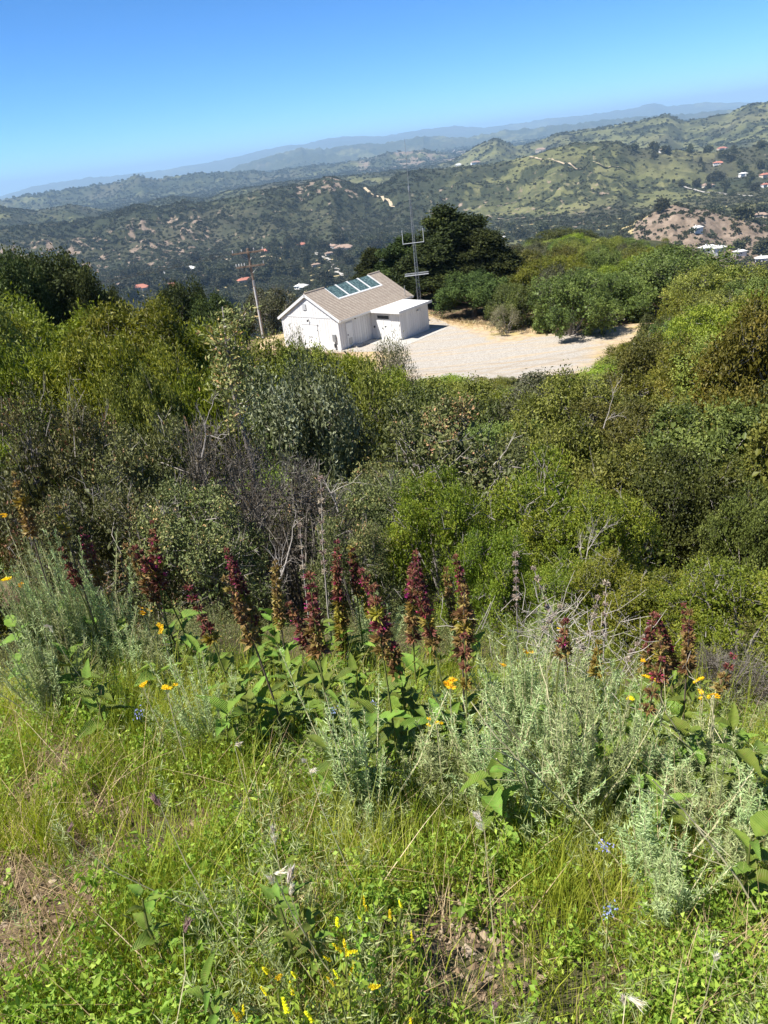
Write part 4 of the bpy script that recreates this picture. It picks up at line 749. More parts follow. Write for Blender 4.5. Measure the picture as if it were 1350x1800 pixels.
M_YARD = n.done(n.bsdf(c, .95, .1, a2, .8, .03))
sheet('gravel_yard', YARD, .03, M_YARD)

# ------------------------------------------------------------------ white equipment shed
n = NT('white_board_paint'); p = n.obj()
rnd = n.n('ShaderNodeObjectInfo').outputs['Random']
st = n.noise(1.0, n.n('ShaderNodeMapping', {0: p, 3: (9, 9, 1.2)}).outputs[0], 5, .7)
c = n.mix(n.math('MULTIPLY', n.step(st, .48, .78), .4), (.73, .72, .71), (.46, .43, .40))
c = n.n('ShaderNodeHueSaturation', {'Value': n.math('ADD', n.math('MULTIPLY', rnd, .14), .90), 'Color': c}).outputs[0]
M_WHITE = n.done(n.bsdf(c, .6, .3, st, .3, .004))
M_TRIM = plain_mat('white_trim_paint', (.70, .70, .70), (.60, .60, .60), 6, .5)
M_DOOR = plain_mat('white_door_paint', (.78, .78, .77), (.70, .70, .69), 3, .45)
M_GAP = plain_mat('wall_sheathing', (.40, .38, .36), (.32, .30, .28), 5)
M_FLAT = plain_mat('white_flat_roofing', (.74, .74, .72), (.60, .59, .56), 1.3, .7)
M_METAL = plain_mat('grey_metal', (.28, .29, .30), (.38, .39, .40), 12, .45, .5, .1, .004, .5)
M_DARK = plain_mat('black_metal', (.03, .03, .03), (.06, .06, .06), 12, .5)
M_CONC = plain_mat('pale_concrete', (.34, .33, .30), (.46, .44, .40), 4, .9)
n = NT('tan_concrete_tiles'); p = n.obj()
br = n.n('ShaderNodeTexBrick', {'Vector': p, 'Color1': (.33, .275, .225), 'Color2': (.42, .36, .295), 'Mortar': (.22, .175, .14), 'Scale': 1.0, 'Mortar Size': .012, 'Brick Width': .30, 'Row Height': .16}, offset=.5).outputs[0]
c = n.mix(n.math('MULTIPLY', n.noise(2.0, p, 5), .5), br, (.28, .23, .185))
M_TILE = n.done(n.bsdf(c, .85, .2, n.noise(30, p, 4), .3, .004))
n = NT('corrugated_glass'); p = n.obj()
gn = n.noise(5.0, p, 5, .7)
c = n.mix(n.step(gn, .4, .65), (.022, .045, .05), (.11, .17, .175))
M_GLASS = n.done(n.bsdf(c, .22, .6, gn, .4, .03))
M_WIN = NT('dark_window_glass'); M_WIN = M_WIN.done(M_WIN.bsdf((.02, .022, .025), .1, .6))

TH = math.radians(42); HA = (-1.86, 64.16, -15.0)
W_, L_, H_, RH = 6.7, 9.3, 2.72, 4.6
house = empty('equipment_shed', HA, math.pi/2-TH)
tag(house, 'white board walled shed with tan tiled roof and glazed strip, on the gravel yard', 'shed')
b = MB(); b.box(.03, L_, .03, W_-.03, -.4, H_)
V = [(0.03, .03, H_), (0.03, W_-.03, H_), (0.03, W_/2, RH-.14), (L_, .03, H_), (L_, W_-.03, H_), (L_, W_/2, RH-.14)]
b.add(V, [(0, 1, 2), (3, 5, 4)]); wall = b.obj('wall', M_GAP, house)
unit_box = MB().box(0, 1, 0, 1, 0, 1).mesh('board', M_WHITE)
def board(parent, x0, x1, y0, y1, z0, z1, name='board', me=None):
    o = link(name, me or unit_box, parent); o.location = (x0, y0, z0); o.scale = (x1-x0, y1-y0, z1-z0); return o
BW = .305
k = 0
for i in range(int(W_/BW)+1):                                   # gable: lower boards, then boards cut to the rake
    y0 = i*BW; y1 = min(y0+BW-.022, W_)
    if y1-y0 < .05: continue
    board(wall, -.005, .03, y0, y1, -.3, H_-.08)
    zt = lambda y: H_+(RH-H_)*(1-abs(y-W_/2)/(W_/2))-.12
    zz = [zt(y0), zt(y1)]
    if max(zz) > H_+.12:
        q = MB(); zb = H_+.02
        q.add([(-.005, y0, zb), (-.005, y1, zb), (-.005, y1, max(zz[1], zb+.01)), (-.005, y0, max(zz[0], zb+.01)), (.03, y0, zb), (.03, y1, zb), (.03, y1, max(zz[1], zb+.01)), (.03, y0, max(zz[0], zb+.01))],
              [(0, 3, 2, 1), (4, 5, 6, 7), (0, 1, 5, 4), (3, 7, 6, 2), (0, 4, 7, 3), (1, 2, 6, 5)]); q.obj('board', M_WHITE, wall)
for i in range(int(L_/BW)+1):
    x0 = i*BW+.04; x1 = min(x0+BW-.022, L_)
    if x1-x0 < .05 or x0 > 4.1 and x0 < 8.0: continue
    board(wall, x0, x1, -.005, .03, -.3, H_)
    board(wall, x0, x1, W_-.03, W_+.005, -.3, H_)
def trim(name, *a, parent=house, mat=None): return MB().box(*a).obj(name, mat or M_TRIM, parent)
trim('trim_board', -.03, -.006, 0, W_, H_-.08, H_+.02)
trim('corner_board', -.035, -.006, -.02, .10, -.3, H_-.085)
trim('corner_board', -.035, -.006, W_-.10, W_+.02, -.3, H_-.085)
trim('corner_board', -.006, .10, -.035, -.006, -.3, H_-.03)
# roof slabs with a gap for the glazed strip, tile courses on top
GX0, GX1, GF = 2.35, 8.25, .40
OV, OF, OB = .34, .14, .60
roof = empty('roof', (0, 0, 0)); roof.parent = house
def slope_pt(side, t, x, up=0.0):     # t = 0 ridge .. 1 eave edge, measured down the slope
    hy = W_/2+OV; y = W_/2-side*t*hy; sl = (RH-H_)/(W_/2)
    z = RH-t*hy*sl; nrm = np.array([0, -side*sl, 1.0]); nrm /= np.linalg.norm(nrm)
    return np.array([x, y, z])+nrm*up
def slope_box(mb, side, t0, t1, x0, x1, u0, u1, u0b=None, u1b=None):
    u0b = u0 if u0b is None else u0b; u1b = u1 if u1b is None else u1b
    P = [slope_pt(side, t, x, u) for (t, ua, ub) in ((t0, u0, u1), (t1, u0b, u1b)) for x in (x0, x1) for u in (ua, ub)]
    F = [(0, 1, 3, 2), (4, 6, 7, 5), (0, 4, 5, 1), (2, 3, 7, 6), (0, 2, 6, 4), (1, 5, 7, 3)]
    mb.add(P, F if side < 0 else [f[::-1] for f in F])
X0, X1 = -OF, L_+OB
deck = MB()
for side in (1, -1):
    slope_box(deck, side, GF, 1, X0+.03, X1-.03, -.10, .0); slope_box(deck, side, .0, GF, X0+.03, GX0, -.10, .0); slope_box(deck, side, 0, GF, GX1, X1-.03, -.10, .0)
deck.obj('roof_deck', M_TRIM, house)
til = MB(); NC = 24
for side in (1, -1):
    for c_ in range(NC):
        t0, t1 = c_/NC, (c_+1.25)/NC
        t1 = min(t1, 1.01)
        segs = [(X0, X1)] if c_/NC >= GF-.01 or side < 0 and False else [(X0, GX0), (GX1, X1)]
        for a, b_ in segs: slope_box(til, side, t0, t1, a, b_, .004, .02, .012, .05)
tag(til.obj('roof_tiles', M_TILE, house), kind='stuff')
for a, b_ in ((X0, GX0), (GX1, X1)): MB().tube([(a, W_/2, RH+.04), (b_, W_/2, RH+.04)], .09, 8).obj('ridge_cap', M_TILE, house)
for side in (1, -1):
    for nm, xx in (('barge_board', X0-.035), ('barge_board', X1)):
        q = MB(); slope_box(q, side, -.005, 1.0, xx, xx+.035, -.20, .015); q.obj(nm, M_TRIM, house)
    q = MB(); slope_box(q, side, 1.012, 1.022, X0, X1, -.17, .02); q.obj('eave_board', M_TRIM, house)
NP = 4
for i in range(NP):
    xa = GX0+(GX1-GX0)*i/NP; xb = GX0+(GX1-GX0)*(i+1)/NP
    for side in (1, -1):
        q = MB()
        nc = 10
        for j in range(nc):
            x_a = xa+.06+(xb-xa-.12)*j/nc; x_b = xa+.06+(xb-xa-.12)*(j+1)/nc; xm = (x_a+x_b)/2
            P = [slope_pt(side, t, x, u) for t in (.005, GF) for x, u in ((x_a, -.01), (xm, .025), (x_b, -.01))]
            q.add(P, [(0, 1, 4, 3), (1, 2, 5, 4)] if side < 0 else [(0, 3, 4, 1), (1, 4, 5, 2)])
        q.obj('glass_panel', M_GLASS, house)
for i in range(NP+1):
    xa = GX0+(GX1-GX0)*i/NP
    for side in (1, -1):
        q = MB(); slope_box(q, side, 0, GF+.01, xa-(.045 if i < NP else .03), xa+(.045 if i else .03), -.08, .05); q.obj('glazing_bar', M_TRIM, house)
for side in (1, -1):
    q = MB(); slope_box(q, side, GF, GF+.035, GX0, GX1, .0, .06); q.obj('glazing_sill', M_TRIM, house)
bpy.data.objects.remove(roof)
# gable: louvre, lamp, double door, meter box
v = trim('gable_vent', -.05, -.004, 3.45, 3.85, H_+.52, H_+1.02, mat=M_METAL)
for i in range(5): MB().box(-.065, -.051, 3.48, 3.82, H_+.56+i*.09, H_+.60+i*.09).obj('louvre', M_TRIM, v)
def lamp(x, y, z, axis, parent=house):
    o = empty('wall_lamp', (x, y, z)); o.parent = parent
    MB().tube([(0, 0, 0), (-.12 if axis == 'x' else 0, -.12 if axis == 'y' else 0, .02)], .03, 6).obj('arm', M_DARK, o)
    d = np.array([-.16, 0, -.02]) if axis == 'x' else np.array([0, -.16, -.02])
    MB().tube([d+(0, 0, .06), d, d+(0, 0, -.12)], [.05, .085, .06], 8).obj('shade', M_DARK, o)
lamp(-.006, 3.35, H_-.28, 'x'); lamp(1.95, -.006, 2.35, 'y')
door = trim('double_door', -.05, -.006, 2.45, 4.25, -.05, 2.05, mat=M_DOOR)
MB().box(-.075, -.051, 2.35, 4.35, 2.05, 2.15).obj('lintel', M_TRIM, door)
for y in (3.345,): MB().box(-.062, -.051, y-.02, y+.02, 0, 2.04).obj('door_stop', M_TRIM, door)
for y, z in ((3.22, 1.0), (3.48, 1.0)): MB().box(-.10, -.051, y-.03, y+.03, z-.05, z+.05).obj('handle', M_DARK, door)
for y in (2.5, 4.2):
    for z in (.4, 1.6): MB().box(-.064, -.051, y-.03, y+.03, z-.06, z+.06).obj('hinge', M_METAL, door)
mb_ = trim('meter_box', -.16, -.006, .42, .72, .75, 1.35, mat=M_METAL)
MB().tube([(-.09, .57, .75), (-.09, .57, -.1)], .045, 7).obj('conduit', M_METAL, mb_)
MB().box(-.15, -.04, .5, .66, .25, .55).obj('junction_box', M_DARK, mb_)
sdoor = trim('side_door', .85, 1.62, -.045, -.006, .12, 2.02, mat=M_DOOR)
MB().box(.78, .849, -.06, -.006, .1, 2.1).obj('door_frame', M_TRIM, sdoor); MB().box(1.621, 1.69, -.06, -.006, .1, 2.1).obj('door_frame', M_TRIM, sdoor); MB().box(.85, 1.62, -.06, -.006, 2.03, 2.1).obj('door_frame', M_TRIM, sdoor)
MB().box(1.0, 1.45, -.06, -.046, .3, .8).obj('louvre_panel', M_METAL, sdoor)
MB().box(.92, 1.0, -.09, -.046, 1.05, 1.15).obj('handle', M_DARK, sdoor)
for i in range(6): MB().box(1.02, 1.43, -.075, -.061, .34+i*.075, .37+i*.075).obj('louvre', M_TRIM, sdoor)
st_ = MB().box(1.15, 1.95, -.75, -.25, -.03, .17).obj('door_step', M_CONC, house)
# annex
AX0, AX1, AY, AH = 4.12, 8.15, -3.2, 2.38
anx = MB().box(AX0+.03, AX1-.03, AY+.03, 0, -.3, AH).obj('annex_wall', M_GAP, house)
for i in range(int(-AY/BW)+1):
    y1 = -i*BW-.04; y0 = max(y1-BW+.022, AY)
    if y1-y0 > .05:
        board(anx, AX0-.005, AX0+.03, y0, y1, -.2, AH); board(anx, AX1-.03, AX1+.005, y0, y1, -.2, AH)
for i in range(int((AX1-AX0)/BW)+1):
    x0 = AX0+i*BW; x1 = min(x0+BW-.022, AX1)
    if x1-x0 > .05: board(anx, x0, x1, AY-.005, AY+.03, -.2, AH)
q = MB()
zf, zb = AH+.12, AH+.16
q.add([(AX0-.38, AY-.32, AH+.0), (AX0-.38, -.05, AH+.0), (AX1+.2, -.05, AH+.0), (AX1+.2, AY-.32, AH+.0), (AX0-.38, AY-.32, zf), (AX0-.38, -.05, zb), (AX1+.2, -.05, zb), (AX1+.2, AY-.32, zf)],
      [(0, 1, 2, 3), (4, 7, 6, 5), (0, 4, 5, 1), (1, 5, 6, 2), (2, 6, 7, 3), (3, 7, 4, 0)]); q.obj('flat_roof', M_FLAT, house)
trim('roof_edge', AX0-.42, AX0-.383, AY-.36, -.05, AH-.03, AH+.17); trim('roof_edge', AX0-.38, AX1+.2, AY-.36, AY-.323, AH-.03, AH+.17)
wv = trim('annex_window', AX0-.04, AX0-.006, -2.15, -.72, 1.72, 2.12)
MB().box(AX0-.048, AX0-.041, -2.07, -.80, 1.79, 2.06).obj('pane', M_WIN, wv)
ad = trim('annex_door', AX0-.05, AX0-.006, -2.25, -.62, 0, 1.66, mat=M_DOOR)
MB().box(AX0-.06, AX0-.051, -1.45, -1.42, .02, 1.64).obj('door_stop', M_METAL, ad)
for y, z in ((-1.3, 1.0), (-1.62, 1.15)): MB().box(AX0-.11, AX0-.051, y-.035, y+.035, z-.05, z+.05).obj('handle', M_DARK, ad)
MB().box(AX0-.10, AX0-.006, -.42, -.32, 1.0, 1.14).obj('switch_box', M_DARK, house)
fl = empty('flood_light', (AX0+2.5, AY-.006, 2.02)); fl.parent = house
MB().box(-.06, .06, -.05, 0, -.05, .05).obj('bracket', M_DARK, fl)
for x in (-.17, .17): MB().tube([(x*.3, -.05, 0), (x, -.16, .0), (x*1.2, -.26, -.05)], [.03, .05, .075], 8).obj('lamp_head', M_TRIM, fl)
MB().tube([(-.9+9.9, -.15, 2.3), (9.0, -.15, 3.6)], .03, 6).obj('vent_pipe', M_METAL, house)
ap = MB().box(AX0, 8.6, AY-1.5, AY+.0, -.3, .045).box(2.4, AX0-.0, AY-1.5, -.05, -.3, .045).obj('concrete_apron', M_CONC); ap.matrix_world = house.matrix_basis; ap.location = HA; ap.rotation_euler = (0, 0, math.pi/2-TH); tag(ap, kind='structure')

# ------------------------------------------------------------------ lattice mast
M_MAST = plain_mat('galvanised_steel', (.40, .42, .43), (.50, .52, .53), 12, .5)
MX, MY, MZ = 5.70, 73.8, -15.0
mast = empty('lattice_mast', (MX, MY, MZ), .35); tag(mast, 'slim grey lattice radio mast rising behind the flat roofed annex', 'mast')
def mw(z): return .22*(1-z/11.4)+.055*(z/11.4)
ang = [math.radians(a) for a in (90, 210, 330)]
for a in ang: MB().tube([(math.cos(a)*mw(z), math.sin(a)*mw(z), z) for z in (-.2, 4, 8, 11.4)], .024, 6).obj('leg', M_METAL, mast)
q = MB(); z = .1; i = 0
while z < 11.2:
    z2 = min(z+.45, 11.3)
    for k in range(3):
        a, c_ = ang[k], ang[(k+1) % 3]
        p0 = np.array([math.cos(a)*mw(z), math.sin(a)*mw(z), z]); p1 = np.array([math.cos(c_)*mw(z2), math.sin(c_)*mw(z2), z2]); p2 = np.array([math.cos(c_)*mw(z), math.sin(c_)*mw(z), z])
        q.tube([p0, p1], .010, 3, .5, False); q.tube([p0, p2], .010, 3, .5, False)
    z = z2
tag(q.obj('lattice_bracing', M_METAL, mast), kind='stuff')
ca, sa = math.cos(-.35), math.sin(-.35)
def mr(x, y, z): return (x*ca-y*sa, x*sa+y*ca, z)
MB().tube([mr(0, 0, 11.3), mr(0, 0, 13), mr(0, 0, 15.4)], [.03, .02, .012], 6).obj('whip_antenna', M_METAL, mast)
MB().tube([mr(0, 0, 11.15), mr(0, 0, 11.6)], [.09, .09], 8).obj('antenna_base', M_METAL, mast)
arm = MB().tube([mr(-1.0, -.3, 6.8), mr(.9, -.3, 6.8)], .032, 6).obj('crossarm', M_MAST, mast)
for x in (-1.0, .9): MB().tube([mr(x, -.3, 6.75), mr(x, -.3, 8.0)], .028, 6).obj('dipole', M_MAST, arm)
arm2 = MB()
for yy in (-.38, -.2, -.02): arm2.tube([mr(-1.1, yy, 3.95), mr(1.1, yy, 3.95)], .03, 6)
for k in range(12): arm2.tube([mr(-1.1+.2*k, -.38, 3.95), mr(-1.1+.2*k, -.02, 3.95)], .02, 4, .5, False)
for yy in (-.38, -.02): arm2.tube([mr(-1.1, yy, 4.12), mr(1.1, yy, 4.12)], .025, 6)
arm2.obj('grating_arm', M_METAL, mast)

# ------------------------------------------------------------------ utility pole
PX, PY = -9.35, 73.4
pole = empty('utility_pole', (PX, PY, -15.3), .1); tag(pole, 'weathered wooden utility pole with two crossarms left of the shed', 'utility pole')
M_POLE = plain_mat('weathered_pole', (.19, .135, .095), (.31, .23, .17), 9); M_PVC = plain_mat('grey_conduit', (.55, .54, .52), (.65, .64, .62), 5, .5)
MB().tube([(0, 0, -.5), (.02, 0, 4), (0, 0, 8.4)], [.15, .135, .11], 9).obj('post', M_POLE, pole)
for z, l, n_ in ((8.05, 1.45, 0), (6.85, 1.30, 3)):
    ca_ = MB().box(-l, l, -.21, -.10, z-.07, z+.07).obj('crossarm', M_POLE, pole)
    for x in ([-l+.1, -.55, .55, l-.1] if n_ == 0 else [-l+.05, -l+.3, -.75, -.5, l-.08]):
        MB().tube([(x, -.155, z+.07), (x, -.155, z+.16), (x, -.155, z+.26), (x, -.155, z+.34)], [.02, .05, .045, .025], 7).obj('insulator', M_PVC, ca_)
    for s in (-1, 1): MB().tube([(s*.75, -.16, z-.07), (s*.08, -.13, z-.62)], .018, 4).obj('brace', M_METAL, ca_)
MB().tube([(.0, -.17, -.3), (.0, -.15, 5.0)], .075, 7).obj('riser_conduit', M_PVC, pole)
for x, z in ((-1.0, 6.55), (-.6, 6.5)): MB().tube([(x, -.2, z), (x, -.2, z+.2)], [.06, .045], 7).obj('fuse_cutout', M_DARK, pole)
tr_ = MB().tube([(.05, -.32, 5.1), (.05, -.32, 5.6)], [.10, .10], 10).obj('splice_can', M_METAL, pole)
M_WIRE = plain_mat('black_wire', (.03, .03, .03), (.05, .05, .05), 3)
for x in (-1.35, 0.5, 1.35):
    q = MB(); P = []
    for t in np.linspace(0, 1, 24): P.append((PX+x+(-125-x)*t, PY-.15+(-30)*t, -15.3+8.35+10*t-22*t*(1-t)))
    q.tube(P, .013, 4, .5, False); tag(q.obj('power_line', M_WIRE), {-1.35: 'thin overhead wire from the left end of the pole crossarm', .5: 'thin overhead wire from the middle of the pole crossarm', 1.35: 'thin overhead wire from the right end of the pole crossarm'}[x], 'wire', 'wires leaving the pole to the left')
q = MB(); q.tube([(PX+.0, PY, -9.0), (-7.6, 71, -9.9), (-5.6, 69.4, -10.9)], .013, 4, .5, False); tag(q.obj('service_drop', M_WIRE), 'short black cable running from the pole to the shed roof', 'wire')

# ------------------------------------------------------------------ valley: roads, houses
def road(name, pts, w, mat):
    P = np.array(pts, float); o = []
    for i in range(len(P)-1):
        for t in np.linspace(0, 1, 12, endpoint=False): o.append(P[i]*(1-t)+P[i+1]*t)
    o.append(P[-1]); P = np.array(o); P += np.stack([fbm(P[:, 0]/40, P[:, 1]/40, 2), fbm(P[:, 1]/40, P[:, 0]/40, 2)], 1)*6
    T = np.gradient(P, axis=0); T /= np.linalg.norm(T, axis=1)[:, None]; S = np.stack([T[:, 1], -T[:, 0]], 1)
    rows = [P+S*w*k for k in (-.5, 0, .5)]
    V = np.stack(rows, 1).reshape(-1, 2); z = height(V[:, 0], V[:, 1]).reshape(-1, 3).max(1).repeat(3)+.8
    i = np.arange(len(P)-1)[:, None]*3+np.arange(2)[None]; F = np.stack([i, i+1, i+4, i+3], -1).reshape(-1, 4)
    tag(link(name, mesh_np(name, np.column_stack([V, z]), F, mat, None, True)), kind='structure')
M_ROAD = plain_mat('pale_road', (.34, .31, .27), (.45, .42, .37), .05, .9); M_TRACK = plain_mat('dirt_track', (.42, .33, .21), (.52, .42, .28), .05, .95)
ROAD_ALL()
M_STUCCO = plain_mat('stucco', (.52, .43, .33), (.62, .54, .43), .4, .9); M_STUCW = plain_mat('white_stucco', (.68, .66, .62), (.76, .74, .70), .4, .9)
M_RED = plain_mat('red_roof_tiles', (.33, .12, .085), (.44, .19, .13), 1.5, .85); M_BRN = plain_mat('brown_roof', (.24, .16, .12), (.34, .25, .19), 1.5, .85); M_GRY = plain_mat('pale_roof', (.55, .54, .52), (.66, .65, .62), 1.0, .8)
HROOF = {'r': M_RED, 'b': M_BRN, 'g': M_GRY}
def far_house(x, y, w, d, h, roof, wallm, rz, label, wing=True):
    z = float(height(x, y)[0])
    o = empty('valley_house', (x, y, z), rz); tag(o, label, 'house', 'houses scattered over the valley and hills')
    b = MB().box(-w/2, w/2, -d/2, d/2, -6, h)
    if wing: b.box(w*.12, w*.42, -d*.95, -d/2, -6, h*.8)
    b.obj('wall', wallm, o)
    r = MB(); e = .9; rh = d*.28
    def hip(x0, x1, y0, y1, z0, rr):
        ins = min(x1-x0, y1-y0)/2*.95; xm0, xm1 = (x0+ins, x1-ins); ym = (y0+y1)/2
        if xm1 < xm0: xm0 = xm1 = (x0+x1)/2
        r.add([(x0, y0, z0), (x1, y0, z0), (x1, y1, z0), (x0, y1, z0), (xm0, ym, z0+rr), (xm1, ym, z0+rr)], [(0, 1, 5, 4), (2, 3, 4, 5)]); r.add([(x0, y0, z0), (x1, y0, z0), (x1, y1, z0), (x0, y1, z0), (xm0, ym, z0+rr), (xm1, ym, z0+rr)], [(1, 2, 5), (3, 0, 4)])
        r.add([(x0, y0, z0-.02), (x1, y0, z0-.02), (x1, y1, z0-.02), (x0, y1, z0-.02)], [(0, 3, 2, 1)])
    hip(-w/2-e, w/2+e, -d/2-e, d/2+e, h, rh)
    if wing: hip(w*.12-e, w*.42+e, -d*.95-e, -d/2+e*.5, h*.8+.01, rh*.5)
    rf = r.obj('roof', roof, o); MB().box(-w*.2, -w*.2+1, -.5, .5, h+.3, h+rh+1).obj('chimney', wallm, rf)
    for i, xx in enumerate(np.linspace(-w*.42, 0, 3)):
        f = MB().box(xx-.9, xx+.9, -d/2-.12, -d/2-.01, h*.35, h*.75).obj('window', M_TRIM, o)
        MB().box(xx-.7, xx+.7, -d/2-.16, -d/2-.121, h*.4, h*.7).obj('pane', M_WIN, f)
rng = np.random.default_rng(9)
for hx, hy, hw, hr, hwm, hl in HOUSES:
    far_house(hx, hy, hw, hw*.5, 4.2 if hw < 40 else 7, HROOF[hr], M_STUCW if hwm else M_STUCCO, rng.uniform(-.5, .5), hl, hw > 13)

# ------------------------------------------------------------------ chaparral on the far hills, one mass
rng = np.random.default_rng(11)
def blob(seed, nl=46, sz=.55):
    r = np.random.default_rng(seed); d = unit(r.normal(size=(nl, 3))); d[:, 2] = np.abs(d[:, 2])
    P = d*r.uniform(.55, 1.0, (nl, 1))*np.array([1, 1, .85]); P[:, 2] += .1
    v, f = leaf_geo(r, P-.3*sz*d, d*.6+r.normal(0, .8, (nl, 3)), sz, sz*.8)
    return mesh_np('scrub_clump', v, f, LM['valley'], np.repeat(np.clip(r.normal(.35, .2, nl), 0, 1), 2))
blobs = [blob(i) for i in range(3)]
NS = 190000
a = np.radians(rng.uniform(-33, 35, NS)); r = np.exp(rng.uniform(math.log(330), math.log(10000), NS))
x, y = r*np.sin(a), r*np.cos(a); ro, gr, wo_, dr = covers(x, y)
pr = .85*(1+.6*zone(np.degrees(a), r, -40, 4, 1200, 2200))*(1-.85*ro)*(1-.92*gr)*(1-dr)+.5*wo_
pr *= .45+.9*smooth01(fbm(np.degrees(a)*.9, np.log(r)*50, 4), -.35, .35)
ok = rng.random(NS) < pr; x, y, r, wo_ = x[ok], y[ok], r[ok], wo_[ok]; m_ = len(x)
sc = rng.uniform(1.3, 3.6, m_)*np.clip(r/1800, .7, 4.5)*(1+wo_*rng.uniform(0, 1.0, m_))
scatter('hillside_scrub', np.column_stack([x, y, height(x, y)-.2]), np.column_stack([0*x, 0*x, rng.uniform(0, 6.28, m_)]), sc, rng.integers(0, 3, m_), blobs,
        'dark chaparral bushes covering the far hills', None)
# individual valley trees in the settled valley
HP = np.array([(h[0], h[1]) for h in HOUSES])
cnt = 0; used = []
GT = ['dark trees around the valley houses', 'trees on the hillside estates at right', 'trees round the town below the quarry']
while cnt < 210:
    az = rng.uniform(-20, 30); 
    c = HP[rng.integers(len(HP))]; rad = rng.uniform(14, 120); th = rng.uniform(0, 6.28)
    x, y = c[0]+rad*math.cos(th), c[1]+rad*math.sin(th); r = math.hypot(x, y); azd = math.degrees(math.atan2(x, y))
    if r > 2300 or r < 600 or abs(azd-1) > 30 or (19 < azd < 28 and 690 < r < 1030 and rng.random() < .8): continue
    if any((x-u)**2+(y-v)**2 < 7**2 for u, v in used) or np.hypot(HP[:, 0]-x, HP[:, 1]-y).min() < 15: continue
    used.append((x, y)); g = 0 if azd < 10 else (2 if r < 1000 else 1)
    cyp = rng.random() < .22
    h = rng.uniform(9, 17) if not cyp else rng.uniform(12, 20)
    hi = int(np.argmin(np.hypot(HP[:, 0]-x, HP[:, 1]-y))); lab = ('tall narrow dark tree beside ' if cyp else 'broad dark tree beside ')+HSHORT[hi]; grp = ('narrow' if cyp else 'broad')+' trees beside '+HSHORT[hi]
    plant('valley_tree', 'cypress' if cyp else 'valleytree', x, y, h, h*(.36 if cyp else rng.uniform(.85, 1.25)), lab, 'tree', grp, rng.uniform(0, 6), int(rng.integers(3)), -.4)
    cnt += 1

# ------------------------------------------------------------------ shrubs and trees on the near slope
rng = np.random.default_rng(3)
for i, (sp, x, y, h, w, lab) in enumerate(SHRUBS):
    tree = sp in ('darktree', 'oaktree') or 'sapling' in lab
    if sp == 'darktree': w *= 1.1
    if sp == 'bright': w *= 1.25; h *= 1.05
    plant('dark_tree' if sp == 'darktree' else 'oak_tree' if sp == 'oaktree' else 'shrub', sp, x, y, h, w*1.12, lab, 'tree' if tree else 'shrub', None, rng.uniform(0, 6.28), i, -.1)
ZW = {'toyon': 'dull brown green', 'olive': 'olive green', 'oak': 'dark green', 'willow': 'bright green', 'brown': 'brownish', 'yellow': 'golden green'}
for i, (sp, x, y, h, w) in enumerate(FILL):
    r = math.hypot(x, y); az = math.degrees(math.atan2(x, y))
    zone_ = 'on the slope at left' if az < -7 and r < 52 else 'on the knoll beyond the yard' if r > 52 else 'on the slope in front of the yard' if az < 9 else 'on the slope at right'
    if 'left' in zone_: pl = ('close behind the brown scrub' if r < 17 else 'half way up the left slope' if r < 30 else 'high on the left slope')+(' at the left edge' if az < -20 else ' left of the sapling' if az < -14 else ' near the sapling')
    elif 'knoll' in zone_: pl = ('on the near side' if r < 80 else 'on the middle' if r < 115 else 'on the far side')+' of the knoll'+(' beside the dark trees' if az < 10 else ' beyond the yard' if az < 18 else ' toward the right edge')
    elif 'front' in zone_: pl = ('low on the slope' if r < 17 else 'half way down' if r < 30 else 'at the foot of the slope')+(' below the shed' if az < -1 else ' below the annex' if az < 4 else ' below the gravel')
    else: pl = ('low on the right slope' if r < 17 else 'half way up the right slope' if r < 30 else 'high on the right slope')+(' below the right end of the yard' if az < 16 else ' toward the right edge' if az < 23 else ' at the right edge')
    lab = f'{ZW[sp]} shrub {pl}'
    plant('shrub', sp, x, y, h*(1.0 if r < 52 and -9 < az < 14 else rng.uniform(.95, 1.25)), w*.98, lab, 'shrub', f'{ZW[sp]} shrubs {pl}', rng.uniform(0, 6.28), i, -.1)
# undergrowth that closes the gaps between them
def small_clump(seed, matk, R, H, n_, leaf):
    r = np.random.default_rng(seed); d = unit(r.normal(size=(n_, 3))); d[:, 2] = np.abs(d[:, 2])
    P = d*r.uniform(.35, 1.0, (n_, 1))*np.array([R, R, H])*(1+.3*np.sin(d[:, :1]*7+seed))
    v, f = leaf_geo(r, P, d*.7+r.normal(0, .7, (n_, 3))+np.array([0, 0, .3]), leaf*r.uniform(.6, 1.3, n_), leaf*.42)
    return mesh_np('undergrowth_clump', v, f, LM[matk], np.repeat(np.clip(r.normal(.45, .2, n_), 0, .9), 2))
ug = [small_clump(1, 'olive', .8, .75, 2600, .045), small_clump(2, 'toyon', .8, .7, 2600, .04), small_clump(3, 'willow', .8, .8, 2400, .055), small_clump(4, 'oak', .9, .8, 2400, .05)]
NS = 1500; a = np.radians(rng.uniform(-37, 38, NS)); r = 3.9*np.exp(rng.uniform(0, 1, NS)*math.log(190/3.9)); x, y = r*np.sin(a), r*np.cos(a)
import itertools
YP = smooth_poly(YARD)
def in_poly(x, y, P):
    c = np.zeros(len(x), bool); j = len(P)-1
    for i in range(len(P)):
        k = (P[i, 1] > y) != (P[j, 1] > y); xx = (P[j, 0]-P[i, 0])*(y-P[i, 1])/(P[j, 1]-P[i, 1]+1e-9)+P[i, 0]
        c ^= k & (x < xx); j = i
    return c
Yc = YP.mean(0); YPb = Yc+(YP-Yc)*1.05
ok = ~in_poly(x, y, YPb) & (np.hypot(x-2, y-70) > 9)
x, y, r, a = x[ok], y[ok], r[ok], a[ok]; m_ = len(x); azd = np.degrees(a)
idx = np.where((azd < -7) & (r > 13), 2, np.where((azd < 8) & (r < 12), 1, rng.choice([0, 0, 3, 2], m_)))
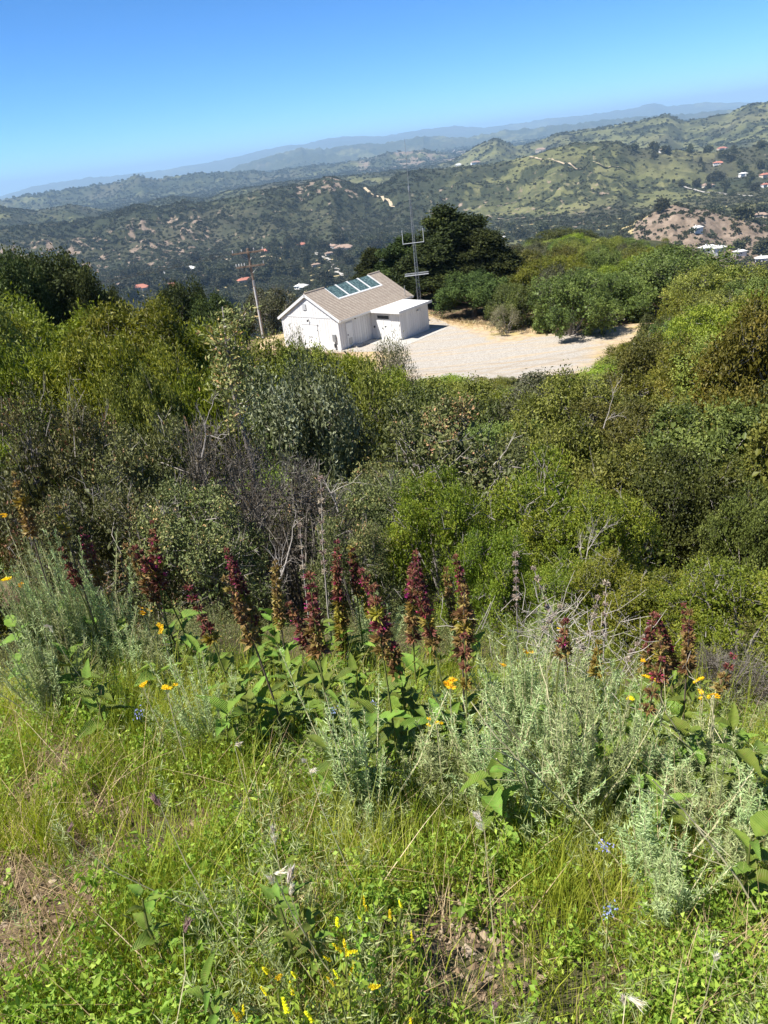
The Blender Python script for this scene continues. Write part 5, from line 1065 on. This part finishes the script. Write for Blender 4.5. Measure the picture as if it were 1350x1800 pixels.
sc = rng.uniform(.45, .85, m_)*np.clip(r/16, .45, 2.0)
scatter('undergrowth', np.column_stack([x, y, height(x, y)-.08]), np.column_stack([0*x, 0*x, rng.uniform(0, 6.28, m_)]), sc, idx, ug, 'low leafy undergrowth filling the gaps between the shrubs')

# pale sapling on the left: grey bare stem below a thin crown
(sx, sy, sh), = SAPLING
sp_ = empty('sapling', (sx, sy, float(height(sx, sy)[0]))); tag(sp_, 'slender sapling with a bare pale stem and thin pinkish topped crown, left of centre', 'tree')
q = MB(); rr = np.random.default_rng(4)
q.tube([(-.25, 0, -.2), (-.1, .02, sh*.3), (0, 0, sh*.55), (-.06, 0, sh*.8), (.02, 0, sh)], [.045, .04, .032, .02, .008], 6)
tips = []
for i in range(26):
    z0 = sh*rr.uniform(.66, .97); d = unit(np.array([*rr.normal(size=2), rr.uniform(.2, 1.1)])); l = rr.uniform(.2, .5)*(1.3-z0/sh)*1.7
    e = np.array([0, 0, z0])+d*l; q.tube([(0, 0, z0), (np.array([0, 0, z0])+e)/2+(0, 0, -.03), e], [.012, .008, .004], 4, .5, False); tips.append((np.array([0, 0, z0]), e))
q.obj('trunk', M_DEAD, sp_)
q = MB()
for s_, e in tips:
    nl = 80; t = rr.uniform(.25, 1.08, nl)[:, None]; P = s_+(e-s_)*t+rr.normal(0, .07, (nl, 3))
    v, f = leaf_geo(rr, P, unit(e-s_)*.5+rr.normal(0, .7, (nl, 3)), .062, .024); ti = np.clip(rr.normal(.66, .16, nl), 0, .9); ti[rr.random(nl) < .025] = .97; q.add(v, f, np.repeat(ti, 2))
q.obj('crown', LM['toyon'], sp_)
# bare dead branches sticking out of the brush
def dead_branch(x, y, z, az, el, L, label, seed):
    r = np.random.default_rng(seed); o = MB()
    d = np.array([math.sin(az)*math.cos(el), math.cos(az)*math.cos(el), math.sin(el)])
    def grow(p, d, L, rad, dep):
        P = [p]; dd = d
        for k in range(4): dd = unit(dd+r.normal(0, .13, 3)+np.array([0, 0, -.02])); P.append(P[-1]+dd*L/4)
        o.tube(P, np.linspace(rad, rad*.35, 5), 5 if dep == 0 else 3, .5, False)
        if dep < 3:
            for _ in range(4 if dep else 5):
                k = r.integers(1, 5); grow(P[k], unit(dd+r.normal(0, .55, 3)), L*r.uniform(.4, .65), rad*.5, dep+1)
    grow(np.array([0., 0, 0]), d, L*.5, .005+.004*L, 0)
    ob = o.obj('dead_branch', M_DEAD); ob.location = (x, y, z); tag(ob, label, 'branch')
for b_ in BRANCHES: dead_branch(*b_)
# ------------------------------------------------------------------ foreground flora
rng = np.random.default_rng(21)
def gz(x, y): return float(height(x, y)[0])
# --- grass, straw and small leafy cover, sown on the ground near the viewer
def sow(n_, r0=.62, r1=3.9, p=1.0, az=42):
    a = np.radians(rng.uniform(-az, az, n_)); r = (rng.uniform(r0**p, r1**p, n_))**(1/p)
    return r*np.sin(a), r*np.cos(a)
def soilmask(x, y):
    m = np.zeros(len(x))
    for sx_, sy_, s in SOIL: m = np.maximum(m, np.exp(-((x-sx_)**2+(y-sy_)**2)/(s*.55)**2))
    return np.clip(m*1.4+.4*fbm(x*5, y*5, 3), 0, 1)
def ground_pts(n_, keep, **k):
    x, y = sow(n_, **k); pr = keep(x, y); ok = rng.random(n_) < pr; x, y = x[ok], y[ok]
    return np.column_stack([x, y, height(x, y)-.01])
def patch(x, y, s, o): return fbm(x*s+o, y*s-o, 3)
EDGE = lambda x, y: np.clip((3.75-np.hypot(x, y))/.6, 0, 1)
P = ground_pts(190000, lambda x, y: (1-.92*soilmask(x, y))*np.clip(.65+1.2*patch(x, y, 2.2, 3), .15, 1)*EDGE(x, y), p=1.25)
n_ = len(P); Hh = rng.gamma(6, .019, n_)*np.clip(.6+P[:, 1]*.28, .7, 1.5)*(1+.5*patch(P[:, 0], P[:, 1], 1.5, 8))
v, f, nf = blade_geo(rng, P, Hh, rng.uniform(.0016, .0038, n_), .30, .35, 2)
t = np.clip(.42+.35*patch(P[:, 0], P[:, 1], 1.3, 5)+rng.normal(0, .18, n_), 0, 1)
tag(link('green_grass', mesh_np('green_grass', v, f, LM['grass'], np.repeat(t, nf))), 'thin yellow green grass blades over the foreground', None, None, 'stuff')
P = ground_pts(27000, lambda x, y: np.clip(.30+.5*soilmask(x, y)+.9*patch(x, y, 1.8, 13), .05, 1)*EDGE(x, y), p=1.2)
n_ = len(P); Hh = rng.gamma(4, .028, n_)
v, f, nf = blade_geo(rng, P, Hh, rng.uniform(.0012, .003, n_), .75, .6)
tag(link('dry_grass', mesh_np('dry_grass', v, f, LM['straw'], np.repeat(np.clip(rng.normal(.45, .22, n_), 0, 1), nf))), 'dry straw coloured grass among the green', None, None, 'stuff')
# small leafy herbs: many little sprigs of rounded leaflets
B = ground_pts(17500, lambda x, y: (1-.85*soilmask(x, y))*np.clip(.5+1.5*patch(x, y, 2.6, 21), .03, 1)*EDGE(x, y), p=1.2)
L_n = 20; nb = len(B); hh = rng.uniform(.05, .17, nb)
tt = rng.uniform(.15, 1, (nb, L_n)); le = rng.normal(0, .35, (nb, 1, 2))
Q = np.repeat(B[:, None], L_n, 1); Q[..., 2] += tt*hh[:, None]; Q[..., :2] += le*(tt*hh[:, None])[..., None]+rng.normal(0, .016, (nb, L_n, 2))
v, f = leaf_geo(rng, Q.reshape(-1, 3), rng.normal(0, 1, (nb*L_n, 3))+np.array([0, 0, .35]), np.repeat(rng.gamma(5, .0030, nb), L_n)*rng.uniform(.7, 1.2, nb*L_n), np.repeat(rng.gamma(5, .0018, nb), L_n))
t = np.clip(np.repeat(.45+.3*rng.normal(size=nb), L_n)*.6+.2+rng.normal(0, .12, nb*L_n), 0, 1)
tag(link('small_leafy_herbs', mesh_np('small_leafy_herbs', v, f, LM['clover'], np.repeat(t, 2))), 'low clover like herbs carpeting the foreground', None, None, 'stuff')
# feathery grey-green seedlings
B = ground_pts(4500, lambda x, y: (1-.8*soilmask(x, y))*np.clip(.25+1.6*patch(x, y, 1.9, 31)+.25*(x > .1), .0, 1)*EDGE(x, y), p=1.2)
nb = len(B); L_n = 34; hh = rng.uniform(.08, .24, nb); tt = rng.uniform(.1, 1, (nb, L_n)); le = rng.normal(0, .25, (nb, 1, 2))
Q = np.repeat(B[:, None], L_n, 1); Q[..., 2] += tt*hh[:, None]; Q[..., :2] += le*(tt*hh[:, None])[..., None]
v, f = leaf_geo(rng, Q.reshape(-1, 3), rng.normal(0, 1, (nb*L_n, 3))+np.array([0, 0, .7]), rng.uniform(.018, .04, nb*L_n), .0028)
tag(link('feathery_seedlings', mesh_np('feathery_seedlings', v, f, LM['artemisia'], np.repeat(np.clip(rng.normal(.42, .2, nb*L_n), 0, 1), 2))), 'short feathery grey green seedlings in the grass', None, None, 'stuff')
# crumbs of soil, stones and litter in the bare patches
x, y = sow(26000, p=1.2); ok = rng.random(len(x)) < .12+.9*soilmask(x, y); x, y = x[ok], y[ok]; n_ = len(x)
s = rng.gamma(1.6, .0034, n_)+.002; z = height(x, y)
c8 = np.array([(1, 0, 0), (0, 1, 0), (-1, 0, 0), (0, -1, 0), (0, 0, .7), (0, 0, -.7)], float)
V = (np.stack([x, y, z+.002], 1)[:, None]+(c8[None]+rng.normal(0, .25, (n_, 6, 3)))*s[:, None, None]).reshape(-1, 3)
Fb = np.array([(0, 1, 4), (1, 2, 4), (2, 3, 4), (3, 0, 4), (1, 0, 5), (2, 1, 5), (3, 2, 5), (0, 3, 5)])
F = (np.arange(n_)[:, None, None]*6+Fb[None]).reshape(-1, 3)
M_CRUMB = NT('soil_crumbs'); M_CRUMB = M_CRUMB.done(M_CRUMB.bsdf(M_CRUMB.ramp(M_CRUMB.attr('tint'), [(0, (.09, .06, .04)), (.5, (.22, .155, .10)), (1, (.42, .34, .25))]), .95, .1))
tag(link('soil_crumbs', mesh_np('soil_crumbs', V, F, M_CRUMB, np.repeat(rng.beta(2, 2, n_), 8))), 'loose crumbs of soil and small stones on the bare patches', None, None, 'stuff')

# --- feathery sagebrush
def artemisia_protos(seed, H=.6, stems=22, per=170):
    r = np.random.default_rng(seed); w = MB(); b = MB()
    for i in range(stems):
        a = r.uniform(0, 6.28); le = abs(r.normal(0, .30)); h = H*r.uniform(.5, 1.1)
        e = np.array([math.cos(a)*le*h, math.sin(a)*le*h, h]); m = e*.45+np.array([math.cos(a), math.sin(a), 0])*le*h*.18
        m[2] = h*.5; st = np.array([math.cos(a), math.sin(a), 0])*.03
        w.tube([st, (st+m)/2, m, e], [.0040, .0034, .0026, .0014], 3, .5, False)
        t = r.beta(1.6, 1.1, per)[:, None]*.95+.05
        P = np.where(t < .5, st+(m-st)*t*2, m+(e-m)*(t-.5)*2)
        side = .030*(1-t*.7)
        P2 = P+unit(r.normal(size=(per, 3)))*side*r.uniform(0, 1, (per, 1))
        v, f = leaf_geo(r, P2, r.normal(0, .8, (per, 3))+np.array([0, 0, 1.2]), .027*r.uniform(.5, 1.3, per), .0036)
        b.add(v, f, np.repeat(np.clip(r.normal(.46, .17, per)+.12*(t[:, 0]-.5), 0, 1), 2))
    return b.mesh('foliage', LM['artemisia']), w.mesh('stems', M_CREAM)
ART = [artemisia_protos(i) for i in (41, 42, 43, 44)]
for i, (x, y, h) in enumerate(ARTEMISIA):
    o = empty('sagebrush', (x, y, gz(x, y)-.01), rng.uniform(0, 6.28), (rng.uniform(.7, .95), rng.uniform(.7, .95), max(h, .24)/.6))
    z_ = 'at left below the brown scrub' if x < -.75 else 'in the big silvery clump right of the maroon spikes' if x > .28 else 'among the broad leaves in the middle of the foreground'
    if x > .28: z_ = ('at the back' if y > 2.4 else 'in the middle' if y > 1.7 else 'at the front')+' of the silvery clump, '+('left part' if x < .48 else 'centre part' if x < .75 else 'right part')
    elif x < -.75: z_ += (', rear row' if y > 2.75 else ', front row')+(', outermost' if x < -1.3 else ', inner side')
    else: z_ += ', toward the left' if x < -.3 else ', toward the right'
    tag(o, 'feathery sagebrush '+z_, 'herb', 'feathery sagebrush '+z_)
    fm, wm = ART[i % 4]; link('foliage', fm, o); link('stems', wm, o)
# --- broad leaves
def broad_leaf_mesh(seed, L=.15, W=.06):
    r = np.random.default_rng(seed); nu, nv = 8, 4; V = []; ph = r.uniform(0, 6)
    for i in range(nu+1):
        t = i/nu; w = W*(math.sin(math.pi*min(1, t**.62))**.8)*(1 if t < 1 else 0)+.0008
        for j in range(-nv//2, nv//2+1):
            s = j/(nv/2)
            V.append((t*L, s*w*.5*(1+.10*math.sin(t*26+ph+j)), .012*math.sin(ph+t*3)-.32*L*t*t+abs(s)*w*.28+.0035*math.sin(t*22+ph)*abs(s)))
    k = nv+1; F = [(i*k+j, (i+1)*k+j, (i+1)*k+j+1, i*k+j+1) for i in range(nu) for j in range(nv)]
    return mesh_np('leaf', V, np.array(F), LM['broad'], r.uniform(.2, .85, nu)[np.repeat(np.arange(nu), nv)]*.35+r.uniform(.3, .62), True)
LEAVES = [broad_leaf_mesh(i, .15, w) for i, w in enumerate((.050, .062, .075, .045, .085, .056))]
def put_leaf(parent, p, az, el, s, k, roll=0.0):
    l = link('leaf', LEAVES[k % len(LEAVES)], parent); l.location = p; l.rotation_euler = (roll, -el, az); l.scale = (s, s, s); return l
BLAB = ['on the left below the brown scrub', 'in the middle under the maroon spikes', 'at right among the silvery sagebrush', 'low in the near foreground grass']
for i, (x, y, h) in enumerate(BROAD):
    o = empty('broad_leaved_herb', (x, y, gz(x, y)), rng.uniform(0, 6.28)); zi = 3 if y < 1.35 else 0 if x < -.5 else 1 if x < .3 else 2
    pl = BLAB[zi]+([', rear left', ', rear right', ', front left', ', front right'][(0 if y > (2.6 if zi < 3 else 1.1) else 2)+(x > (-1.15, -.3, .95, -.37)[zi])])
    tag(o, 'broad leaved bright green herb '+pl, 'herb', 'broad leaved herbs '+pl)
    H_b = max(h, .18); q = MB()
    q.tube([(0, 0, -.02), (.01, 0, H_b*.5), (0, .01, H_b*.85)], [.005, .004, .002], 5)
    q.obj('stem', M_GSTEM, o)
    for j in range(11):
        t = .12+.8*j/11; az = j*2.4+rng.uniform(-.4, .4); put_leaf(o, (0, 0, H_b*t), az, rng.uniform(.15, 1.0)*(.5+t*.7), rng.uniform(.7, 1.25)*(1.05-.35*t)*(.85 if y > 1.35 else .42), int(rng.integers(6)), rng.uniform(-.4, .4))
# --- flowering sage with whorled spikes
def whorl_mesh(seed, matk, R=.043, n1=34):
    r = np.random.default_rng(seed); a = r.uniform(0, 6.28, n1); el = r.uniform(-.5, .9, n1)
    D = np.stack([np.cos(a)*np.cos(el), np.sin(a)*np.cos(el), np.sin(el)], 1); v, f = leaf_geo(r, D*.006, D, R*r.uniform(.55, 1.1, n1), R*.34, .5)
    b = MB().add(v, f, np.repeat(np.clip(r.normal(.48, .2, n1), 0, 1), 2))
    n2 = 26; a = r.uniform(0, 6.28, n2); D = np.stack([np.cos(a), np.sin(a), r.normal(.3, .6, n2)], 1); v, f = leaf_geo(r, unit(D)*R*.35, D, R*.4, R*.2); b.add(v, f, np.repeat(r.uniform(.2, 1, n2), 2))
    return b.mesh('flower_whorl', LM[matk])
def petals_mesh(seed, R=.043):
    r = np.random.default_rng(seed); n1 = 6; a = r.uniform(0, 6.28, n1); D = np.stack([np.cos(a), np.sin(a), r.uniform(-.1, .6, n1)], 1)
    v, f = leaf_geo(r, unit(D)*R*.55, D, .020, .008, .9); b = MB().add(v, f, np.repeat(r.random(n1), 2))
    v, f = leaf_geo(r, unit(D)*R*.95, D+r.normal(0, .5, D.shape), .010, .009, .5); return b.add(v, f, np.repeat(r.random(n1), 2)).mesh('petals', LM['magenta'])
WH = {k: [whorl_mesh(50+i+10*j, mk) for i in range(3)] for j, (k, mk) in enumerate((('m', 'maroon'), ('b', 'spikebrown'), ('y', 'spikeyellow'), ('d', 'dry')))}
PT = [petals_mesh(90+i) for i in range(3)]
SLAB = ['tall brown flower spike cut by the left edge', 'short brown spike second from the left edge', 'maroon flower spike at left with pink dots, third from the left edge', 'maroon flower spike at left, fourth from the left edge',
 'thin maroon spike right beside the fourth one from the left', 'low isolated maroon spike above the left broad leaves', 'magenta dotted spike at the foot of the grey twigs', 'brown and yellow spike just right of the magenta dotted one at the grey twigs',
 'low maroon spike under the dried beige stalk', 'tall spike magenta at the tip and yellow below, centre left', 'small thin maroon spike behind the centre', 'yellowed spike between the magenta tipped one and the maroon pair',
 'stout maroon spike, left one of the central pair', 'maroon spike just behind the stout central one', 'tallest dark maroon spike at the centre', 'maroon topped spike with brown lower half right of the tallest', 'brown spike leaning beside the maroon topped one', 'low magenta spike above the yellow flower at the centre',
 'tiny maroon spike inside the silvery sagebrush', 'dark withered spike behind the silvery sagebrush', 'yellow withered spike in the silvery sagebrush', 'full maroon spike right of the silvery sagebrush', 'low magenta spike below the full maroon spike at right', 'left one of two maroon spikes near the right edge', 'right one of two maroon spikes near the right edge', 'short spike furthest right with a magenta side',
 'short brown spike left of the yellowed one at the centre', 'small maroon spike tucked left of the central pair', 'small maroon spike between the tallest and the maroon topped one', 'withered brown spike behind the maroon topped one', 'low maroon spike left of the magenta tipped one',
 'brown spike left of the magenta dotted one at the grey twigs', 'thin maroon spike above the low isolated one', 'tiny maroon spike between the left brown and left maroon ones', 'brown spike behind the fourth maroon one from the left', 'brown spike between the two maroon ones near the right edge', 'brown spike just left of the two maroon ones near the right edge']
for i, (x, y, h, sl, kind) in enumerate(SAGES):
    o = empty('flowering_sage', (x, y, gz(x, y)), rng.uniform(0, 6.28)); tag(o, SLAB[i], 'flowering plant')
    lx, ly = rng.normal(0, .06, 2); top = np.array([lx, ly, h])
    def axis(t): return np.array([lx*t*t, ly*t*t, h*t])
    MB().tube([axis(t) for t in (-.02, .3, .6, 1)], [.0045, .004, .0035, .0018], 5).obj('stem', M_GSTEM if kind != 'b' else M_BARK, o)
    nw = max(4, int(sl/.036)); 
    for k in range(nw):
        f_ = k/(nw-1); z = h-sl*(1-f_)
        kk = kind[0] if len(kind) == 1 or f_ > .5 else kind[1]
        if kind == 'm' and f_ < .4 and rng.random() < .7: kk = 'b'
        if f_ < .7 and rng.random() < .12: kk = 'y'
        wl = link('flower_whorl', WH[kk][int(rng.integers(3))], o); wl.location = axis(z/h); wl.rotation_euler = (rng.normal(0, .15), rng.normal(0, .15), rng.uniform(0, 6)); s = (1.05-.55*f_**2)*rng.uniform(.85, 1.15)*(.90 if sl > .2 else .75)*rng.uniform(.85, 1.1); wl.scale = (s, s, s*1.05)
        if kind[0] == 'm' and kk == 'm' and rng.random() < .48:
            pt = link('petals', PT[int(rng.integers(3))], wl); pt['kind'] = 'stuff'
    for j in range(7):
        put_leaf(o, axis(.05+.055*j), j*2.4+rng.uniform(-.5, .5), rng.uniform(.2, .8), rng.uniform(.6, 1.05)*(1.1-.07*j), int(rng.integers(6)), rng.uniform(-.4, .4))
DLAB = ['tall dried beige stalk of old flower whorls before the black hollow', 'short dried stalk left of the tall beige one', 'dried pinkish stalk in front of the right bright bush', 'dried stalk at the top right of the silvery clump', 'dried stalk right behind the silvery clump',
 'dried stalk standing highest at right of the silvery clump', 'dried grey stalk in the withered tangle', 'bent dried stalk in the withered tangle', 'dried stalk behind the left side of the silvery clump']
for i, (x, y, h) in enumerate(DRIED):
    o = empty('dried_sage', (x, y, gz(x, y)), rng.uniform(0, 6)); tag(o, DLAB[i], 'dry plant')
    lx, ly = rng.normal(0, .10, 2)
    ax = lambda t: np.array([lx*t*t, ly*t*t, h*t])
    MB().tube([ax(t) for t in (0, .35, .7, 1)], [.005, .0045, .003, .002], 5).obj('stem', M_DEAD, o)
    for k in range(max(4, int(h*.5/.055))):
        wl = link('flower_whorl', WH['d'][k % 3], o); wl.location = ax(1-k*.055/h); s = rng.uniform(.35, .6)*(1 if y > 3.1 else .85); wl.scale = (s,)*3
# withered tangle behind the silvery clump
r_ = np.random.default_rng(77); q = MB()
for k in range(330):
    p = np.array([.80+r_.normal(0, .20), 2.95+r_.normal(0, .16), 0]); p[2] = gz(p[0], p[1])+r_.uniform(.1, .62); d = unit(r_.normal(size=3)+np.array([0, 0, .3])); l = r_.uniform(.06, .2)
    q.tube([p, p+d*l*.5+r_.normal(0, .01, 3), p+d*l], [.0016, .0013, .0008], 3, .5, False)
tag(q.obj('withered_tangle', M_DEAD), 'grey pink tangle of withered stems behind the silvery sagebrush', None, None, 'stuff')
# --- yellow daisies
YL = ['at the upper left edge', 'lower at the left edge', 'just right of the one at the left edge', 'bright, alone in the feathery herbs at left', 'small, right below the lone one at left', 'small, low in the left grass', 'small, beside another low in the left grass', 'on top of the silvery sagebrush',
 'inside the silvery sagebrush', 'faded, at the left of the silvery sagebrush', 'largest, right under the magenta spike at the centre', 'below the largest one at the centre', 'bright, below the full maroon spike at right', 'behind the bright one at right', 'at far right, upper of the pair', 'at far right, lower of the pair', 'pale, furthest right', 'faded, low in the right sagebrush']
def flower_head(seed, n1=46, R=.016):
    r = np.random.default_rng(seed); b = MB()
    for c in r.normal(0, R*.75, (5, 3))*np.array([1, 1, .35]):
        a = np.arange(11)*.571; D = np.stack([np.cos(a), np.sin(a), .25+0*a], 1); v, f = leaf_geo(r, c+D*.002, D, R*.75, R*.34, .15); b.add(v, f, np.repeat(r.random(11), 2))
        k = 9; D = unit(r.normal(size=(k, 3))+np.array([0, 0, 1.])); v, f = leaf_geo(r, c, D, R*.3, R*.2); b.add(v, f, 0.)
    return b.mesh('flower_head', LM['petal'])
FH = [flower_head(i) for i in range(4)]
for i, (x, y, h) in enumerate(YELLOW):
    o = empty('yellow_wildflower', (x, y, gz(x, y)), rng.uniform(0, 6)); tag(o, 'yellow wildflower '+YL[i], 'flower')
    lx, ly = rng.normal(0, .04, 2); MB().tube([(0, 0, 0), (lx*.3, ly*.3, h*.5), (lx*0, ly*0, h*.99)], [.0028, .0022, .0015], 4).obj('stem', M_CREAM, o)
    hd_ = link('flower_head', FH[i % 4], o); hd_.location = (0, 0, h); s = 1.25 if i in (10, 12, 1, 3) else rng.uniform(.55, .9); hd_.scale = (s,)*3; hd_.rotation_euler = (rng.normal(0, .3), rng.normal(0, .3), 0)
    q = MB(); r_ = rng; nl = 60; t = rng.uniform(.1, .95, (nl, 1)); v, f = leaf_geo(rng, t*np.array([0, 0, h]), rng.normal(size=(nl, 3))+np.array([0, 0, .6]), .028, .003); q.add(v, f, np.repeat(rng.uniform(.3, .8, nl), 2)); q.obj('leaves', LM['artemisia'], o)
# --- yellow sweet clover at the bottom
def raceme(seed):
    r = np.random.default_rng(seed); n1 = 70; t = r.random((n1, 1)); a = r.uniform(0, 6.28, n1)
    P = np.hstack([0*t, 0*t, t*.05]); D = np.stack([np.cos(a), np.sin(a), .4+0*a], 1); v, f = leaf_geo(r, P, D, .0085*(1.1-t[:, 0]*.6), .0048); return MB().add(v, f, np.repeat(r.uniform(.3, 1, n1), 2)).mesh('flower_spike', LM['lemon'])
RC = [raceme(i) for i in range(3)]
for i, (x, y, h) in enumerate(CLOVER):
    o = empty('yellow_clover', (x, y, gz(x, y)), rng.uniform(0, 6)); tag(o, 'yellow sweet clover with small flower spikes '+('beside the bare patch at bottom centre' if i > 6 else 'at the bottom edge left of centre'), 'flower', 'yellow sweet clover '+('by the bare patch' if i > 6 else 'at the bottom edge'))
    q = MB(); lv = MB(); tops = []
    for k in range(3):
        e = np.array([*rng.normal(0, .045, 2), h*rng.uniform(.75, 1)]); q.tube([(0, 0, 0), e*.5+rng.normal(0, .01, 3), e], [.0022, .0018, .001], 4); tops.append(e)
        nl = 36; t = rng.uniform(.15, .95, (nl, 1)); v, f = leaf_geo(rng, e*t+rng.normal(0, .012, (nl, 3)), rng.normal(size=(nl, 3))+np.array([0, 0, .4]), .019, .009); lv.add(v, f, np.repeat(rng.uniform(.2, .8, nl), 2))
    q.obj('stem', M_GSTEM, o); lv.obj('leaves', LM['clover'], o)
    for e in tops:
        rcm = link('flower_spike', RC[i % 3], o); rcm.location = e-np.array([0, 0, .012]); rcm.rotation_euler = (rng.normal(0, .35), rng.normal(0, .35), 0); s = rng.uniform(.45, .8); rcm.scale = (s,)*3
# --- seed heads
def seedhead(seed, matk, L=.055):
    r = np.random.default_rng(seed); n1 = 60; t = r.random((n1, 1)); P = np.hstack([r.normal(0, .003, (n1, 2)), t*L*.6]); D = np.hstack([r.normal(0, .22, (n1, 2)), 1+0*t]); v, f = leaf_geo(r, P, D, L*.6*r.uniform(.5, 1, n1), .0026); return MB().add(v, f, np.repeat(r.random(n1), 2)).mesh('seed_head', LM[matk])
SH = {'w': [seedhead(i, 'seed') for i in range(3)], 'p': [seedhead(9+i, 'purpleseed') for i in range(3)]}
SEL = ['white, centre left in the grass', 'white, drooping right of centre', 'white, at the bottom right', 'pale, at left in the feathery herbs', 'pale, upper left in the feathery herbs', 'white, above the dark broad leaves', 'white, right of the dark broad leaves', 'white, tallest above the dark broad leaves', 'straw coloured, left of the white pair', 'purplish, on a long stem at left', 'purplish, near the left bare patch', 'purplish, behind the dark broad leaves', 'purplish, at the bottom centre right', 'straw coloured, at the lower right']
for i, (x, y, h) in enumerate(SEEDS):
    o = empty('seeding_grass', (x, y, gz(x, y)), rng.uniform(0, 6)); tag(o, 'grass seed head, '+SEL[i], 'grass stem')
    lx, ly = rng.normal(0, .10, 2); P_ = [np.array([-lx*(1-t)**1.5, -ly*(1-t)**1.5, h*t]) for t in (0, .35, .7, 1)]
    MB().tube(P_, [.0016, .0014, .0012, .0009], 3, .5, False).obj('stem', M_CREAM, o)
    for k in range(2 if i < 8 else 1):
        sh_ = link('seed_head', SH['p' if 9 <= i <= 12 else 'w'][i % 3], o); sh_.location = P_[-1]-np.array([0, 0, .03*k]); sh_.rotation_euler = (rng.normal(0, .7), rng.normal(0, .7), 0); s = rng.uniform(.45, .7); sh_.scale = (s,)*3
BL_ = ['in the grass below the centre left spikes', 'in the grass below the central spikes', 'low in the right foreground', 'right foreground under the pale stems', 'low in the left grass']
for i, (x, y, h) in enumerate(BLUE):
    o = empty('blue_wildflower', (x, y, gz(x, y)), 0); tag(o, 'small pale blue wildflower '+BL_[i], 'flower')
    MB().tube([(0, 0, 0), (0, .01, h*.5), (0, 0, h)], [.002, .0016, .001], 4).obj('stem', M_GSTEM, o)
    n1 = 26; v, f = leaf_geo(rng, np.array([0, 0, h])+rng.normal(0, .009, (n1, 3)), rng.normal(size=(n1, 3)), .007, .005); q = MB().add(v, f, np.repeat(rng.random(n1), 2)); q.obj('flower_head', LM['blue'], o)
# --- long pale bent stems in the right foreground
PS = STEMS
for i, (a_, b_, c_, d_) in enumerate(PS):
    pts = [np.array(p) for p in (a_, b_, c_, d_)]; T = np.linspace(0, 1, 12); 
    C = [((1-t)**3)*pts[0]+3*t*(1-t)**2*pts[1]+3*t*t*(1-t)*pts[2]+t**3*pts[3]+np.array([*rng.normal(0, .003, 2), 0]) for t in T]
    q = MB().tube(C, np.linspace(.0035, .0016, 12), 5)
    for k in range(5):
        s0 = C[3+k+k//2]; q.tube([s0, s0+unit(C[-1]-C[0]+rng.normal(0, .3, 3))*rng.uniform(.06, .16)], [.0014, .0008], 3, .5, False)
    o = q.obj('bent_stem', M_CREAM); tag(o, 'long pale bent stem lying through the right hand sagebrush', 'stem', 'pale bent stems in the right foreground')
# dry grass fringe round the yard
rr = np.random.default_rng(6); Pm = Yc+(YP-Yc)*1.0; k = rr.integers(len(Pm), size=9000); P2 = Yc+(Pm[k]-Yc)*rr.normal(.99, .05, (9000, 1))+rr.normal(0, .5, (9000, 2))
ok = (P2[:, 1] > 50); P2 = P2[ok]; P3 = np.column_stack([P2, height(P2[:, 0], P2[:, 1])]); n_ = len(P3)
v, f, nf = blade_geo(rr, P3, rr.uniform(.08, .35, n_), rr.uniform(.02, .05, n_), .5, .4, 2)
tag(link('dry_fringe_grass', mesh_np('dry_fringe_grass', v, f, LM['straw'], np.repeat(np.clip(rr.normal(.4, .25, n_), 0, 1), nf))), 'dry yellow grass fringing the gravel yard', None, None, 'stuff')
# yellow flower stalks before the shed
for (x, y, h, lab) in ((-2.6, 36.2, 3.9, 'tall bright yellow flower spike before the right corner of the gable'), (-3.3, 36.0, 3.6, 'shorter yellow flower spike left of the tall one before the gable')):
    o = empty('yellow_flower_stalk', (x, y, gz(x, y))); tag(o, lab, 'flower')
    MB().tube([(0, 0, 0), (.05, 0, h*.5), (0, 0, h)], [.02, .015, .01], 5).obj('stem', M_GSTEM, o); n1 = 160
    t = rng.random((n1, 1)); v, f = leaf_geo(rng, np.array([0, 0, h-.75])+t*np.array([0, 0, .8])+rng.normal(0, .07, (n1, 3))*(1.1-t), rng.normal(size=(n1, 3)), .07, .05); MB().add(v, f, np.repeat(rng.random(n1), 2)).obj('flowers', LM['petal'], o)
